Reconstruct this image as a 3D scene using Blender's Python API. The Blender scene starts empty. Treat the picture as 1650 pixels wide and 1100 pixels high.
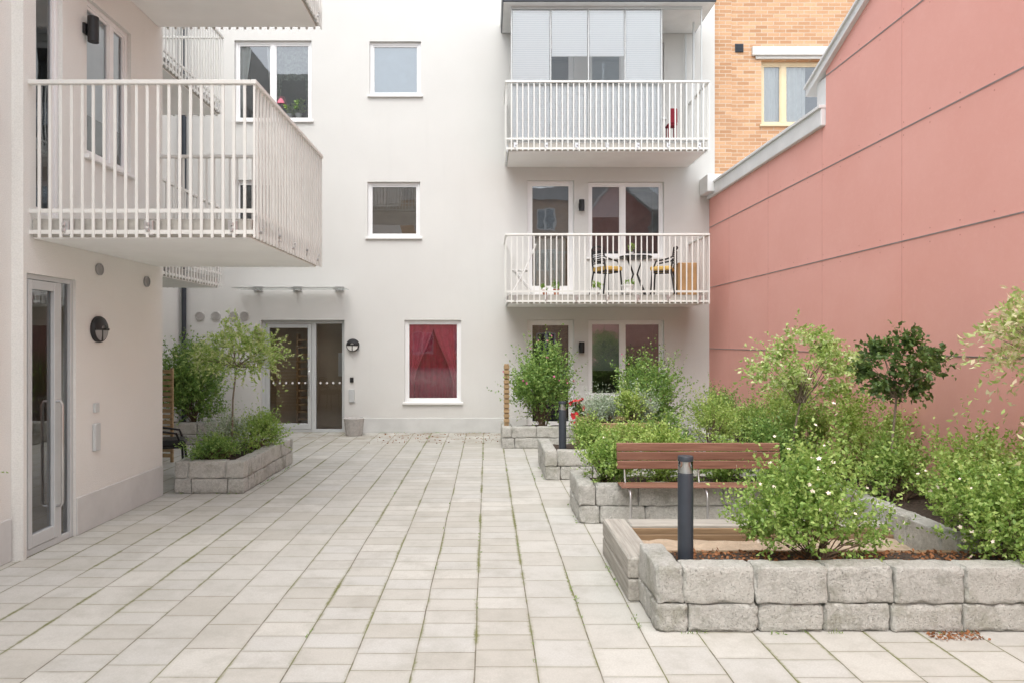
import bpy, math, random
import numpy as np
from mathutils import Vector, noise as mnoise
random.seed(3)
scene=bpy.context.scene
COL=scene.collection
WL={}   # world location of every thing (translations only)

# ------------------------------------------------------------------ materials
class NB:
    def __init__(s,name):
        s.m=bpy.data.materials.new(name); s.m.use_nodes=True
        s.nt=s.m.node_tree; s.b=s.nt.nodes['Principled BSDF']; s.out=s.nt.nodes['Material Output']
        s._tc=None
    def n(s,t,**k):
        x=s.nt.nodes.new(t)
        for a,v in k.items(): setattr(x,a,v)
        return x
    def l(s,a,b): s.nt.links.new(a,b)
    def pos(s):
        if s._tc is None: s._tc=s.n('ShaderNodeNewGeometry').outputs['Position']
        return s._tc
    def math(s,op,a,b=None,c=None):
        x=s.n('ShaderNodeMath',operation=op)
        for i,v in enumerate((a,b,c)):
            if v is None: continue
            if isinstance(v,(int,float)): x.inputs[i].default_value=v
            else: s.l(v,x.inputs[i])
        return x.outputs[0]
    def noise(s,scale,detail=4,rough=.6,vec=None):
        x=s.n('ShaderNodeTexNoise'); x.inputs['Scale'].default_value=scale
        x.inputs['Detail'].default_value=detail; x.inputs['Roughness'].default_value=rough
        s.l(vec if vec is not None else s.pos(),x.inputs['Vector']); return x.outputs['Fac']
    def ramp(s,fac,stops):
        x=s.n('ShaderNodeValToRGB'); cr=x.color_ramp
        while len(cr.elements)<len(stops): cr.elements.new(.5)
        for e,(p,c) in zip(cr.elements,stops):
            e.position=p; e.color=(c[0],c[1],c[2],1)
        s.l(fac,x.inputs['Fac']); return x.outputs['Color']
    def mix(s,fac,a,b,mode='MIX'):
        x=s.n('ShaderNodeMix',data_type='RGBA',blend_type=mode)
        for sock,v in ((x.inputs[0],fac),(x.inputs[6],a),(x.inputs[7],b)):
            if isinstance(v,(int,float)): sock.default_value=v
            elif isinstance(v,tuple): sock.default_value=(v[0],v[1],v[2],1)
            else: s.l(v,sock)
        return x.outputs[2]
    def remap(s,v,a,b,c,d):
        x=s.n('ShaderNodeMapRange'); x.inputs[1].default_value=a; x.inputs[2].default_value=b
        x.inputs[3].default_value=c; x.inputs[4].default_value=d; s.l(v,x.inputs[0]); return x.outputs[0]
    def bump(s,h,strength=.3,dist=.01):
        x=s.n('ShaderNodeBump'); x.inputs['Strength'].default_value=strength
        x.inputs['Distance'].default_value=dist; s.l(h,x.inputs['Height']); s.l(x.outputs[0],s.b.inputs['Normal'])
    def col(s,c):
        if isinstance(c,tuple): s.b.inputs['Base Color'].default_value=(c[0],c[1],c[2],1)
        else: s.l(c,s.b.inputs['Base Color'])
    def rough(s,r): s.b.inputs['Roughness'].default_value=r

def sc(c,k): return tuple(min(1,x*k) for x in c)
def simple(name,c,rough=.6,metal=0,scale=12,amt=.12,bump=0,bscale=None,bdist=.004):
    n=NB(name); f=n.noise(scale,5)
    n.col(n.ramp(f,[(.3,sc(c,1-amt)),(.7,sc(c,1+amt))])); n.rough(rough)
    n.b.inputs['Metallic'].default_value=metal
    if bump: n.bump(n.noise(bscale or scale*4,3),bump,bdist)
    return n.m
def stucco(name,c):
    n=NB(name); a=n.noise(.7,5,.6); sp=n.noise(110,2)
    base=n.ramp(a,[(.25,sc(c,.95)),(.75,sc(c,1.02))])
    sep=n.n('ShaderNodeSeparateXYZ'); n.l(n.pos(),sep.inputs[0])
    cmb=n.n('ShaderNodeCombineXYZ'); n.l(n.math('MULTIPLY',sep.outputs[0],3.),cmb.inputs[0]); n.l(n.math('MULTIPLY',sep.outputs[1],3.),cmb.inputs[1]); n.l(n.math('MULTIPLY',sep.outputs[2],.25),cmb.inputs[2])
    st=n.noise(1.6,6,.7,cmb.outputs[0])
    base=n.mix(n.remap(st,.55,.8,0,.12),base,sc(c,.72))
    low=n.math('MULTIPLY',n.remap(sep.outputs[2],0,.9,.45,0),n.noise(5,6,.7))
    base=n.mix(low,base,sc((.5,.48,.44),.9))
    base=n.mix(n.remap(sp,.35,.6,.25,0),base,sc(c,.6))
    n.col(base); n.rough(.92); n.bump(n.noise(130,3),.8,.011); return n.m
M={}
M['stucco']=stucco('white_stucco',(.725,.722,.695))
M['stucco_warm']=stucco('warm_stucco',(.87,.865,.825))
M['plinth']=simple('plinth_render',(.57,.575,.56),.9,0,3,.08,.3,150)
M['frame']=simple('white_frame',(.82,.82,.82),.35,0,3,.03)
M['alu']=simple('grey_aluminium_frame',(.54,.56,.56),.4,.1,4,.04)
M['steel']=simple('brushed_steel',(.6,.6,.6),.3,.9,8,.05)
M['rail']=simple('painted_rail',(.73,.73,.695),.45,.0,5,.04)
M['slab']=simple('balcony_concrete',(.46,.44,.40),.85,0,14,.14,.3,80)
M['slabunder']=simple('balcony_soffit',(.90,.90,.89),.8,0,2,.04)
M['black']=simple('black_metal',(.015,.015,.016),.5,.0,9,.2)
M['anthracite']=simple('anthracite_metal',(.035,.043,.055),.45,.1,9,.12)
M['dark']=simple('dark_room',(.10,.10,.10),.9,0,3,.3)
M['white']=simple('white_plastic',(.80,.80,.79),.4,0,3,.03)
M['cap']=simple('parapet_metal',(.74,.75,.75),.45,.0,2,.08)
M['galv']=simple('joint_profile',(.45,.37,.37),.5,.3,6,.1)
M['pot']=simple('concrete_pot',(.46,.44,.42),.9,0,20,.15,.4,90)
M['terracotta']=simple('terracotta',(.45,.18,.10),.85,0,20,.12)
M['redfab']=simple('red_fabric',(.22,.015,.03),.9,0,20,.1)
M['crimson']=simple('crimson_curtain',(.50,.03,.085),.85,0,6,.15)
M['crimson_light']=simple('light_crimson_curtain',(.78,.16,.25),.85,0,6,.12)
M['linen']=simple('linen_curtain',(.76,.76,.74),.9,0,8,.06)
M['patterned']=simple('patterned_dark_curtain',(.16,.19,.15),.9,0,14,.9)
M['greyblind']=simple('grey_roller_blind',(.24,.25,.27),.85,0,8,.05)
M['brickreflblind']=simple('brick_reflection_blind',(.33,.27,.22),.85,0,3,.15)  # brown painted on the blind stands in for brick mirrored in the pane
M['skytintblind']=simple('sky_tint_roller_blind',(.55,.62,.68),.85,0,8,.05)  # light blind, its blue tint painted in for reflected sky
M['navy']=simple('navy_curtain',(.03,.035,.09),.9,0,8,.1)
M['cream']=simple('cream_window_frame',(.72,.60,.40),.5,0,5,.06)
M['wicker']=simple('yellow_seat',(.66,.43,.12),.7,0,90,.2,.4,200)
M['pinkshade']=simple('pink_shade',(.6,.16,.22),.8)
M['soil']=simple('soil',(.07,.05,.037),1,0,40,.5,1,60,.03)
M['sand']=simple('sand',(.52,.41,.30),1,0,12,.15,1,70,.02)
M['rooftile']=simple('dark_roof',(.06,.06,.065),.7,0,5,.2)
M['cardboard']=simple('wooden_box',(.46,.28,.13),.8,0,10,.1)

def wood(name,c1,c2,axis=0,rough=.6):
    n=NB(name); sep=n.n('ShaderNodeSeparateXYZ'); n.l(n.pos(),sep.inputs[0])
    cmb=n.n('ShaderNodeCombineXYZ')
    for i in range(3): n.l(n.math('MULTIPLY',sep.outputs[i],2. if i==axis else 40.),cmb.inputs[i])
    f=n.noise(1,5,.65,cmb.outputs[0]); r=n.n('ShaderNodeNewGeometry').outputs['Random Per Island']
    base=n.ramp(f,[(.3,c1),(.72,c2)])
    base=n.mix(n.remap(r,0,1,0,.35),base,sc(c1,.7))
    n.col(base); n.rough(rough); n.bump(f,.5,.004); return n.m
M['benchwood']=wood('stained_bench_wood',(.17,.075,.048),(.31,.155,.105),0,.55)
M['greywood']=wood('weathered_wood',(.26,.245,.215),(.52,.495,.44),0,.9)
M['greywoody']=wood('weathered_wood_side',(.26,.245,.215),(.52,.495,.44),1,.9)
M['yellowwood']=wood('impregnated_wood',(.30,.20,.10),(.50,.36,.20),0,.8)
M['pitwood']=wood('brown_pit_board',(.17,.11,.06),(.34,.235,.14),0,.85)

def blockmat():
    n=NB('split_concrete_block'); r=n.n('ShaderNodeNewGeometry').outputs['Random Per Island']
    a=n.noise(6,9,.78); b=n.noise(45,6,.8); c=n.noise(3,5,.7); p=n.noise(120,3,.6)
    base=n.ramp(b,[(.3,(.37,.365,.335)),(.5,(.535,.53,.49)),(.7,(.68,.67,.625))])
    base=n.mix(n.remap(a,.47,.62,0,.72),base,(.27,.27,.24))
    base=n.mix(n.remap(r,0,1,0,.5),base,(.63,.62,.56))
    base=n.mix(n.remap(c,.54,.68,0,.45),base,(.33,.325,.235))
    base=n.mix(n.remap(p,.30,.40,.8,0),base,(.17,.17,.15))
    n.col(base); n.rough(.95)
    n.bump(n.math('ADD',n.noise(38,7,.75),n.math('MULTIPLY',n.remap(p,.3,.45,0,1),.4)),.85,.024); return n.m
M['block']=blockmat()

def paving():
    n=NB('concrete_paving'); sep=n.n('ShaderNodeSeparateXYZ'); n.l(n.pos(),sep.inputs[0])
    w=n.math('MULTIPLY',n.math('SUBTRACT',n.noise(1.3,2),.5),.016)
    X=n.math('ADD',sep.outputs[0],w); Y=n.math('ADD',sep.outputs[1],w)
    W=.35
    u=n.math('DIVIDE',n.math('ADD',X,20.02),W); ci=n.math('FLOOR',u); fu=n.math('FRACT',u)
    def wn(v):
        x=n.n('ShaderNodeTexWhiteNoise',noise_dimensions='1D'); n.l(v,x.inputs['W']); return x.outputs['Value']
    r1=wn(n.math('ADD',ci,.37)); r2=wn(n.math('ADD',ci,71.3)); r3=wn(n.math('ADD',ci,19.9))
    L=n.math('ADD',n.math('MULTIPLY',n.math('GREATER_THAN',r1,.45),.14),.21)
    v=n.math('ADD',n.math('DIVIDE',n.math('ADD',Y,30.),L),n.math('MULTIPLY',r2,3.)); ri=n.math('FLOOR',v); fv=n.math('FRACT',v)
    idn=wn(n.math('ADD',n.math('MULTIPLY',ci,131.7),n.math('MULTIPLY',ri,7.31)))
    def ed(f,s): return n.math('MULTIPLY',n.math('MINIMUM',f,n.math('SUBTRACT',1.,f)),s)
    du=ed(fu,W); dv=n.math('MULTIPLY',ed(fv,1.),L)
    d=n.math('MINIMUM',du,n.math('ADD',dv,.0016))
    jn=n.math('MULTIPLY',n.noise(14,4),.004)
    slab=n.remap(n.math('SUBTRACT',d,jn),.0003,.003,0,1)
    big=n.noise(.55,6,.65); med=n.noise(4,7,.75); fine=n.noise(90,3,.7); stain=n.noise(1.7,7,.72)
    c=n.ramp(idn,[(0,(.485,.465,.415)),(.3,(.53,.515,.47)),(.7,(.535,.53,.50)),(1,(.60,.585,.535))])
    c=n.mix(n.remap(big,.40,.64,0,.42),c,(.40,.39,.35))
    c=n.mix(n.remap(stain,.5,.66,0,.5),c,(.36,.345,.30))
    c=n.mix(n.remap(med,.48,.70,0,.5),c,(.36,.345,.30))
    c=n.mix(n.remap(fine,.35,.7,.32,0),c,(.30,.29,.265))
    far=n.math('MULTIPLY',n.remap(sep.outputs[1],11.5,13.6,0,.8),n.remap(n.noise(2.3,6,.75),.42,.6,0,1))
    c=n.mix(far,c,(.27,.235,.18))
    halo=n.remap(d,.0,.028,.32,0)
    c=n.mix(halo,c,(.32,.30,.24))
    moss=n.mix(n.remap(n.noise(2.2,4),.42,.62,0,1),(.14,.125,.09),(.17,.185,.065))
    moss=n.mix(n.remap(n.noise(6,3),.48,.62,0,.75),moss,(.28,.265,.22))
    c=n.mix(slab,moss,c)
    thr=n.math('MULTIPLY',n.remap(n.noise(1.1,6,.7),.46,.58,0,.95),n.math('GREATER_THAN',r3,.4))
    mm=n.math('MULTIPLY',thr,n.remap(n.math('SUBTRACT',du,n.math('MULTIPLY',n.noise(30,4),.034)),-.012,.003,1,0))
    c=n.mix(mm,c,(.16,.17,.06))
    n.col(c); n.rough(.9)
    h=n.math('ADD',slab,n.math('ADD',n.math('MULTIPLY',fine,.22),n.math('MULTIPLY',idn,.12)))
    n.bump(h,.55,.005); return n.m
M['paving']=paving()
M['ground']=simple('asphalt_ground',(.14,.14,.14),.95,0,6,.2,.3,80)

def redwall():
    n=NB('pink_red_panel'); a=n.noise(.9,6,.65); b=n.noise(55,3); c=n.noise(14,5,.7)
    base=n.ramp(a,[(.25,(.76,.37,.315)),(.75,(.81,.425,.37))])
    base=n.mix(n.remap(c,.5,.8,0,.3),base,(.84,.485,.43))
    base=n.mix(n.remap(b,.6,.75,0,.25),base,(.58,.26,.22))
    n.col(base); n.rough(.85); n.bump(b,.25,.003); return n.m
M['red']=redwall()
def brick(name,xs=0):
    n=NB(name); sep=n.n('ShaderNodeSeparateXYZ'); n.l(n.pos(),sep.inputs[0])
    cmb=n.n('ShaderNodeCombineXYZ'); n.l(sep.outputs[xs],cmb.inputs[0]); n.l(sep.outputs[2],cmb.inputs[1])
    t=n.n('ShaderNodeTexBrick'); n.l(cmb.outputs[0],t.inputs['Vector'])
    t.inputs['Scale'].default_value=1; t.inputs['Brick Width'].default_value=.25; t.inputs['Row Height'].default_value=.077
    t.inputs['Mortar Size'].default_value=.008; t.inputs['Mortar Smooth'].default_value=.2; t.inputs['Bias'].default_value=0
    t.inputs['Color1'].default_value=(.46,.25,.13,1); t.inputs['Color2'].default_value=(.67,.41,.24,1); t.inputs['Mortar'].default_value=(.60,.50,.39,1)
    c=n.mix(n.remap(n.noise(1.2,5),.4,.7,0,.3),t.outputs['Color'],(.47,.27,.16))
    c=n.mix(n.remap(n.noise(30,4),.5,.75,0,.4),c,(.38,.21,.12))
    n.col(c); n.rough(.9)
    n.bump(n.math('SUBTRACT',1.,t.outputs['Fac']),.5,.006); return n.m
M['brick']=brick('yellow_red_brick')
def glass(name='window_glass',base=.12,tint=(.82,.86,.86)):
    n=NB(name); nt=n.nt; nt.nodes.remove(n.b)
    tr=n.n('ShaderNodeBsdfTransparent'); tr.inputs[0].default_value=(*tint,1)
    gl=n.n('ShaderNodeBsdfGlossy'); gl.inputs['Roughness'].default_value=.012; gl.inputs['Color'].default_value=(.9,.94,.97,1)
    fr=n.n('ShaderNodeFresnel'); fr.inputs['IOR'].default_value=1.5
    f=n.math('MINIMUM',n.math('ADD',n.math('MULTIPLY',fr.outputs[0],1.6),base),1.)
    bp=n.n('ShaderNodeBump'); bp.inputs['Strength'].default_value=.06; bp.inputs['Distance'].default_value=.02
    n.l(n.noise(1.6,2),bp.inputs['Height']); n.l(bp.outputs[0],gl.inputs['Normal'])
    mx=n.n('ShaderNodeMixShader'); n.l(f,mx.inputs[0]); n.l(tr.outputs[0],mx.inputs[1]); n.l(gl.outputs[0],mx.inputs[2])
    n.l(mx.outputs[0],n.out.inputs[0]); return n.m
M['glass']=glass(); M['clear']=glass('clear_glass',.0,(.95,.97,.97)); M['midglass']=glass('reflective_glass',.03,(.92,.94,.94))
def canopyglass():
    n=NB('canopy_glass'); n.col((.55,.62,.60)); n.rough(.2); n.b.inputs['Alpha'].default_value=.35; return n.m
M['canopy']=canopyglass()
def blinds():
    n=NB('pleated_blind'); sep=n.n('ShaderNodeSeparateXYZ'); n.l(n.pos(),sep.inputs[0])
    z=n.math('FRACT',n.math('DIVIDE',sep.outputs[2],.04)); t=n.math('ABSOLUTE',n.math('SUBTRACT',z,.5))
    c=n.ramp(n.math('MULTIPLY',t,2.),[(0,(.72,.73,.74)),(.35,(.92,.92,.92)),(1,(.95,.95,.94))])
    n.col(c); n.rough(.6); n.bump(t,.3,.006)
    return n.m
M['blind']=blinds()
def leafmat(name,stops,trans=.3):
    n=NB(name); g=n.n('ShaderNodeNewGeometry'); r=g.outputs['Random Per Island']
    f=n.math('ADD',n.math('MULTIPLY',r,.7),n.math('MULTIPLY',n.noise(5,3),.45))
    c=n.ramp(f,stops); n.col(c); n.rough(.5)
    tl=n.n('ShaderNodeBsdfTranslucent'); n.l(n.mix(.4,c,(.42,.54,.10)),tl.inputs[0])
    mx=n.n('ShaderNodeMixShader'); mx.inputs[0].default_value=trans
    n.l(n.b.outputs[0],mx.inputs[1]); n.l(tl.outputs[0],mx.inputs[2]); n.l(mx.outputs[0],n.out.inputs[0]); return n.m
M['leaf_bright']=leafmat('bright_green_leaf',[(.1,(.11,.22,.045)),(.5,(.28,.45,.10)),(.95,(.55,.69,.23))],.4)
M['leaf_yellow']=leafmat('yellow_green_leaf',[(.1,(.15,.27,.05)),(.5,(.35,.51,.11)),(.95,(.63,.74,.27))],.4)
M['leaf_mid']=leafmat('mid_green_leaf',[(.1,(.07,.16,.045)),(.5,(.19,.35,.085)),(.95,(.40,.55,.17))],.38)
M['leaf_dark']=leafmat('dark_green_leaf',[(.1,(.03,.06,.022)),(.5,(.075,.14,.04)),(.95,(.18,.28,.08))],.28)
M['leaf_grey']=leafmat('grey_green_leaf',[(.1,(.22,.29,.19)),(.5,(.38,.47,.34)),(.95,(.54,.60,.50))],.2)
M['leaf_willow']=leafmat('variegated_leaf',[(.1,(.22,.36,.08)),(.45,(.44,.62,.18)),(.75,(.68,.78,.36)),(.95,(.87,.86,.62))],.4)
M['leaf_pale']=leafmat('pale_variegated_leaf',[(.1,(.24,.38,.08)),(.4,(.46,.58,.20)),(.7,(.72,.70,.42)),(.95,(.86,.66,.54))],.38)
M['bark']=simple('bark',(.22,.18,.13),.9,0,25,.3,.6,60)
M['stem']=simple('stem',(.16,.11,.07),.9,0,25,.2)
M['petal_white']=simple('pale_pink_petal',(.85,.72,.63),.6,0,9,.08)
M['petal_red']=simple('red_petal',(.65,.02,.04),.6,0,9,.1)
M['petal_pink']=simple('pink_petal',(.6,.14,.30),.6,0,9,.1)
M['dry']=simple('dry_leaf',(.28,.12,.05),.9,0,30,.3)
def lens():
    n=NB('frosted_lens'); n.col((.75,.75,.72)); n.rough(.25); return n.m
M['lens']=lens()

# ------------------------------------------------------------------ builders
def ident(p): return p
def FR(ox,oy,oz,u,v,w):
    u,v,w=map(np.array,(u,v,w)); o=np.array((ox,oy,oz),float)
    return lambda p: tuple(o+u*p[0]+v*p[1]+w*p[2])
class MB:
    def __init__(s,F=None): s.v=[]; s.f=[]; s.mi=[]; s.F=F or ident
    def add(s,vs,fs,mi=0):
        o=len(s.v); s.v+= [s.F(p) for p in vs]; s.f+=[tuple(i+o for i in f) for f in fs]; s.mi+=[mi]*len(fs)
    def box(s,a,b,c,d,e,f,mi=0):
        s.add([(a,c,e),(b,c,e),(b,d,e),(a,d,e),(a,c,f),(b,c,f),(b,d,f),(a,d,f)],
              [(0,3,2,1),(4,5,6,7),(0,1,5,4),(1,2,6,5),(2,3,7,6),(3,0,4,7)],mi)
    def bbox(s,a,b,c,d,e,f,k=.004,mi=0):   # chamfered box
        vs=[]
        for (x,xi) in ((a,1),(b,-1)):
            for (y,yi) in ((c,1),(d,-1)):
                for (z,zi) in ((e,1),(f,-1)):
                    vs+=[(x,y+yi*k,z+zi*k),(x+xi*k,y,z+zi*k),(x+xi*k,y+yi*k,z)]
        def I(x,y,z,t): return (x*4+y*2+z)*3+t
        fs=[]
        for t,ax in ((0,0),(1,1),(2,2)):
            for sd in (0,1):
                o=[i for i in range(3) if i!=ax]
                q=[]
                for (p,r) in ((0,0),(1,0),(1,1),(0,1)):
                    c3=[0,0,0]; c3[ax]=sd; c3[o[0]]=p; c3[o[1]]=r; q.append(I(*c3,t))
                fs.append(tuple(q))
        for ax in range(3):
            o=[i for i in range(3) if i!=ax]
            for p in (0,1):
                for r in (0,1):
                    c0=[0,0,0]; c0[o[0]]=p; c0[o[1]]=r; c1=list(c0); c1[ax]=1
                    fs.append((I(*c0,o[0]),I(*c1,o[0]),I(*c1,o[1]),I(*c0,o[1])))
        for x in (0,1):
            for y in (0,1):
                for z in (0,1): fs.append((I(x,y,z,0),I(x,y,z,1),I(x,y,z,2)))
        s.add(vs,fs,mi)
        s.fix=True
    def tube(s,pts,r,n=8,mi=0,cap=True,r2=None):
        pts=[Vector(p) for p in pts]; vs=[]; fs=[]; m=len(pts); up=None
        for i,p in enumerate(pts):
            t=(pts[min(i+1,m-1)]-pts[max(i-1,0)]).normalized()
            if up is None: up=Vector((0,0,1)) if abs(t.z)<.9 else Vector((1,0,0))
            a=t.cross(up).normalized(); b=a.cross(t).normalized(); up=b
            rr=r if r2 is None else r+(r2-r)*i/(m-1)
            for k in range(n):
                q=2*math.pi*k/n; vs.append(tuple(p+a*math.cos(q)*rr+b*math.sin(q)*rr))
        for i in range(m-1):
            for k in range(n):
                k2=(k+1)%n; fs.append((i*n+k,i*n+k2,(i+1)*n+k2,(i+1)*n+k))
        if cap: fs.append(tuple(range(n))[::-1]); fs.append(tuple((m-1)*n+k for k in range(n)))
        s.add(vs,fs,mi); s.fix=True
    def lathe(s,c,prof,n=24,axis='z',mi=0):
        vs=[];fs=[];m=len(prof)
        for (r,h) in prof:
            for k in range(n):
                q=2*math.pi*k/n; x,y=math.cos(q)*r,math.sin(q)*r
                vs.append((c[0]+x,c[1]+y,c[2]+h))
        for i in range(m-1):
            for k in range(n):
                k2=(k+1)%n; fs.append((i*n+k,i*n+k2,(i+1)*n+k2,(i+1)*n+k))
        fs.append(tuple(range(n))[::-1]); fs.append(tuple((m-1)*n+k for k in range(n)))
        s.add(vs,fs,mi); s.fix=True
    def quad(s,a,b,c,d,mi=0): s.add([a,b,c,d],[(0,1,2,3)],mi)

def tag(o,label=None,cat=None,group=None,kind=None):
    if label: o['label']=label
    if cat: o['category']=cat
    if group: o['group']=group
    if kind: o['kind']=kind
def link(o,parent,wl):
    COL.objects.link(o)
    if parent is not None:
        o.parent=parent; p=WL[parent.name]; o.location=tuple(wl[i]-p[i] for i in range(3))
    else: o.location=wl
    WL[o.name]=tuple(wl)
    return o
def empty(name,loc,parent=None,label=None,cat=None,group=None):
    o=bpy.data.objects.new(name,None); o.empty_display_size=.2
    link(o,parent,loc); tag(o,label,cat,group); return o
def mesh(name,mb,mats,parent=None,loc=None,smooth=False,label=None,cat=None,group=None,kind=None):
    me=bpy.data.meshes.new(name)
    if loc is None: loc=WL[parent.name] if parent is not None else (0,0,0)
    if isinstance(mb,tuple):
        V,Fc=mb; V=np.asarray(V,np.float32)-np.array(loc,np.float32); n=len(V); nf=len(Fc); k=Fc.shape[1]
        me.vertices.add(n); me.vertices.foreach_set('co',V.ravel())
        me.loops.add(nf*k); me.loops.foreach_set('vertex_index',Fc.astype(np.int32).ravel())
        me.polygons.add(nf); me.polygons.foreach_set('loop_start',np.arange(0,nf*k,k,dtype=np.int32))
        me.update(calc_edges=True)
    else:
        me.from_pydata([tuple(p[i]-loc[i] for i in range(3)) for p in mb.v],[],mb.f)
        me.polygons.foreach_set('material_index',mb.mi)
        if getattr(mb,'fix',False):
            import bmesh
            bm=bmesh.new(); bm.from_mesh(me); bmesh.ops.recalc_face_normals(bm,faces=bm.faces); bm.to_mesh(me); bm.free()
        me.update()
    if not isinstance(mats,(list,tuple)): mats=[mats]
    for m in mats: me.materials.append(m if not isinstance(m,str) else M[m])
    if smooth:
        me.polygons.foreach_set('use_smooth',[True]*len(me.polygons))
        try: me.set_sharp_from_angle(angle=math.radians(40))
        except Exception: pass
    o=bpy.data.objects.new(name,me); link(o,parent,loc); tag(o,label,cat,group,kind); return o

# ------------------------------------------------------------------ ground
g=MB(); g.quad((-120,-120,-.02),(120,-120,-.02),(120,120,-.02),(-120,120,-.02)); mesh('ground',g,'ground',kind='structure')
g=MB(); g.quad((-16,-24,0),(16,-24,0),(16,14,0),(-16,14,0)); mesh('pavement',g,'paving',kind='structure')

# ------------------------------------------------------------------ walls with openings
def panel(mb,u0,u1,v0,v1,ops,depth=.1,mi=0):
    us=sorted({u0,u1,*[o[0] for o in ops],*[o[1] for o in ops]}); vs=sorted({v0,v1,*[o[2] for o in ops],*[o[3] for o in ops]})
    us=[u for u in us if u0<=u<=u1]; vs=[v for v in vs if v0<=v<=v1]
    for i in range(len(us)-1):
        for j in range(len(vs)-1):
            cu=(us[i]+us[i+1])/2; cv=(vs[j]+vs[j+1])/2
            if any(o[0]<cu<o[1] and o[2]<cv<o[3] for o in ops): continue
            mb.quad((us[i],vs[j],0),(us[i+1],vs[j],0),(us[i+1],vs[j+1],0),(us[i],vs[j+1],0),mi)
    for (a,b,c,d) in [o[:4] for o in ops]:
        e=-depth-.06
        mb.quad((a,c,0),(a,d,0),(a,d,e),(a,c,e),mi); mb.quad((b,c,e),(b,d,e),(b,d,0),(b,c,0),mi)
        mb.quad((a,d,0),(b,d,0),(b,d,e),(a,d,e),mi)
        if c>.01: mb.quad((a,c,e),(b,c,e),(b,c,0),(a,c,0),mi)

def folds(F,u0,u1,v0,v1,w,amp=.03,waves=8,draw=0):
    """draw>0 gathers the lower part sideways towards u1 (a tied back drape); <0 towards u0"""
    mb=MB(F); n=waves*8; R=14 if draw else 1; vs=[]; fs=[]
    for j in range(R+1):
        s=j/R; v=v1+(v0-v1)*s
        for i in range(n+1):
            t=i/n; k=1-abs(draw)*math.sin(min(1,s*1.15)*math.pi/2)**1.6
            tt=t*k if draw<0 else 1-(1-t)*k
            u=u0+(u1-u0)*(tt if draw else t); ww=w+amp*math.sin(t*waves*2*math.pi+.6*math.sin(t*9))
            vs.append((u,v,ww))
    m=n+1
    for j in range(R):
        for i in range(n): fs.append((j*m+i,(j+1)*m+i,(j+1)*m+i+1,j*m+i+1))
    mb.add(vs,fs); return mb

def window(parent,F,u0,u1,v0,v1,mull=(),cross=(),inset=.06,fw=.06,sill=True,frame='frame',name='window',label=None,panel_h=0,depth=.9,curt=None,gl='glass'):
    W=F(((u0+u1)/2,v0,-inset)); e=empty(name,W,parent,label)
    fb=MB(F); a,b=-inset-.05,-inset
    fb.bbox(u0,u0+fw,v0,v1,a,b); fb.bbox(u1-fw,u1,v0,v1,a,b); fb.bbox(u0+fw,u1-fw,v1-fw,v1,a,b-.002); fb.bbox(u0+fw,u1-fw,v0,v0+fw,a,b-.002)
    iu=[u0+fw]+[u0+(u1-u0)*m for m in mull]+[u1-fw]
    for m in mull: c=u0+(u1-u0)*m; fb.bbox(c-fw*.62,c+fw*.62,v0+fw,v1-fw,a,b-.001)
    for m in cross: c=v0+(v1-v0)*m; fb.bbox(u0+fw,u1-fw,c-.035,c+.035,a+.004,b-.004)
    for i in range(len(iu)-1):
        x0=iu[i]+(fw*.62 if i>0 else 0); x1=iu[i+1]-(fw*.62 if i<len(iu)-2 else 0); k=.028; a2,b2=a+.008,b-.014
        y0,y1=v0+fw,v1-fw
        fb.box(x0,x0+k,y0,y1,a2,b2); fb.box(x1-k,x1,y0,y1,a2,b2); fb.box(x0+k,x1-k,y0,y0+k+panel_h,a2,b2); fb.box(x0+k,x1-k,y1-k,y1,a2,b2)
    mesh('frame',fb,frame,e)
    p=MB(F); w=-inset-.03; p.quad((u0+fw,v0+fw,w),(u1-fw,v0+fw,w),(u1-fw,v1-fw,w),(u0+fw,v1-fw,w)); mesh('pane',p,gl,e)
    if sill:
        s=MB(F); s.bbox(u0-.04,u1+.04,v0-.035,v0+.008,-inset-.001,.045); mesh('sill',s,'white' if frame!='cream' else frame,e)
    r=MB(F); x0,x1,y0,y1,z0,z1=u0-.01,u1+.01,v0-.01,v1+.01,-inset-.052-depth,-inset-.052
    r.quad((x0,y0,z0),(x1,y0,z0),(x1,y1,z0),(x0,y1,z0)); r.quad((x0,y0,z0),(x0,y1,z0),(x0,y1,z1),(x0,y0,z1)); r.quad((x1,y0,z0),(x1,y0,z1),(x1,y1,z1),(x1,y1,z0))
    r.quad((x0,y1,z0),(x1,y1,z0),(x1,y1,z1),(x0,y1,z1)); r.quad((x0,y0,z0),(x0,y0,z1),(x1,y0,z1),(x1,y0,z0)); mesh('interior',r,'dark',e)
    for c in (curt or []):
        kind,f0,f1,g0,g1,mt=c[:6]; U0=u0+fw+(u1-u0-2*fw)*f0; U1=u0+fw+(u1-u0-2*fw)*f1; V0=v0+(v1-v0)*g0; V1=v0+(v1-v0)*g1
        if kind=='c': mesh('curtain',folds(F,U0,U1,V0,V1,-inset-.10-(c[7] if len(c)>7 else 0),.022,max(2,int((U1-U0)*9)),c[6] if len(c)>6 else 0),mt,e,smooth=True)
        else:
            q=MB(F); q.box(U0,U1,V0,V1,-inset-.065,-inset-.06); q.tube([(U0,V0,-inset-.066),(U1,V0,-inset-.066)],.01,6); mesh('roller_blind',q,mt,e)
    return e

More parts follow.
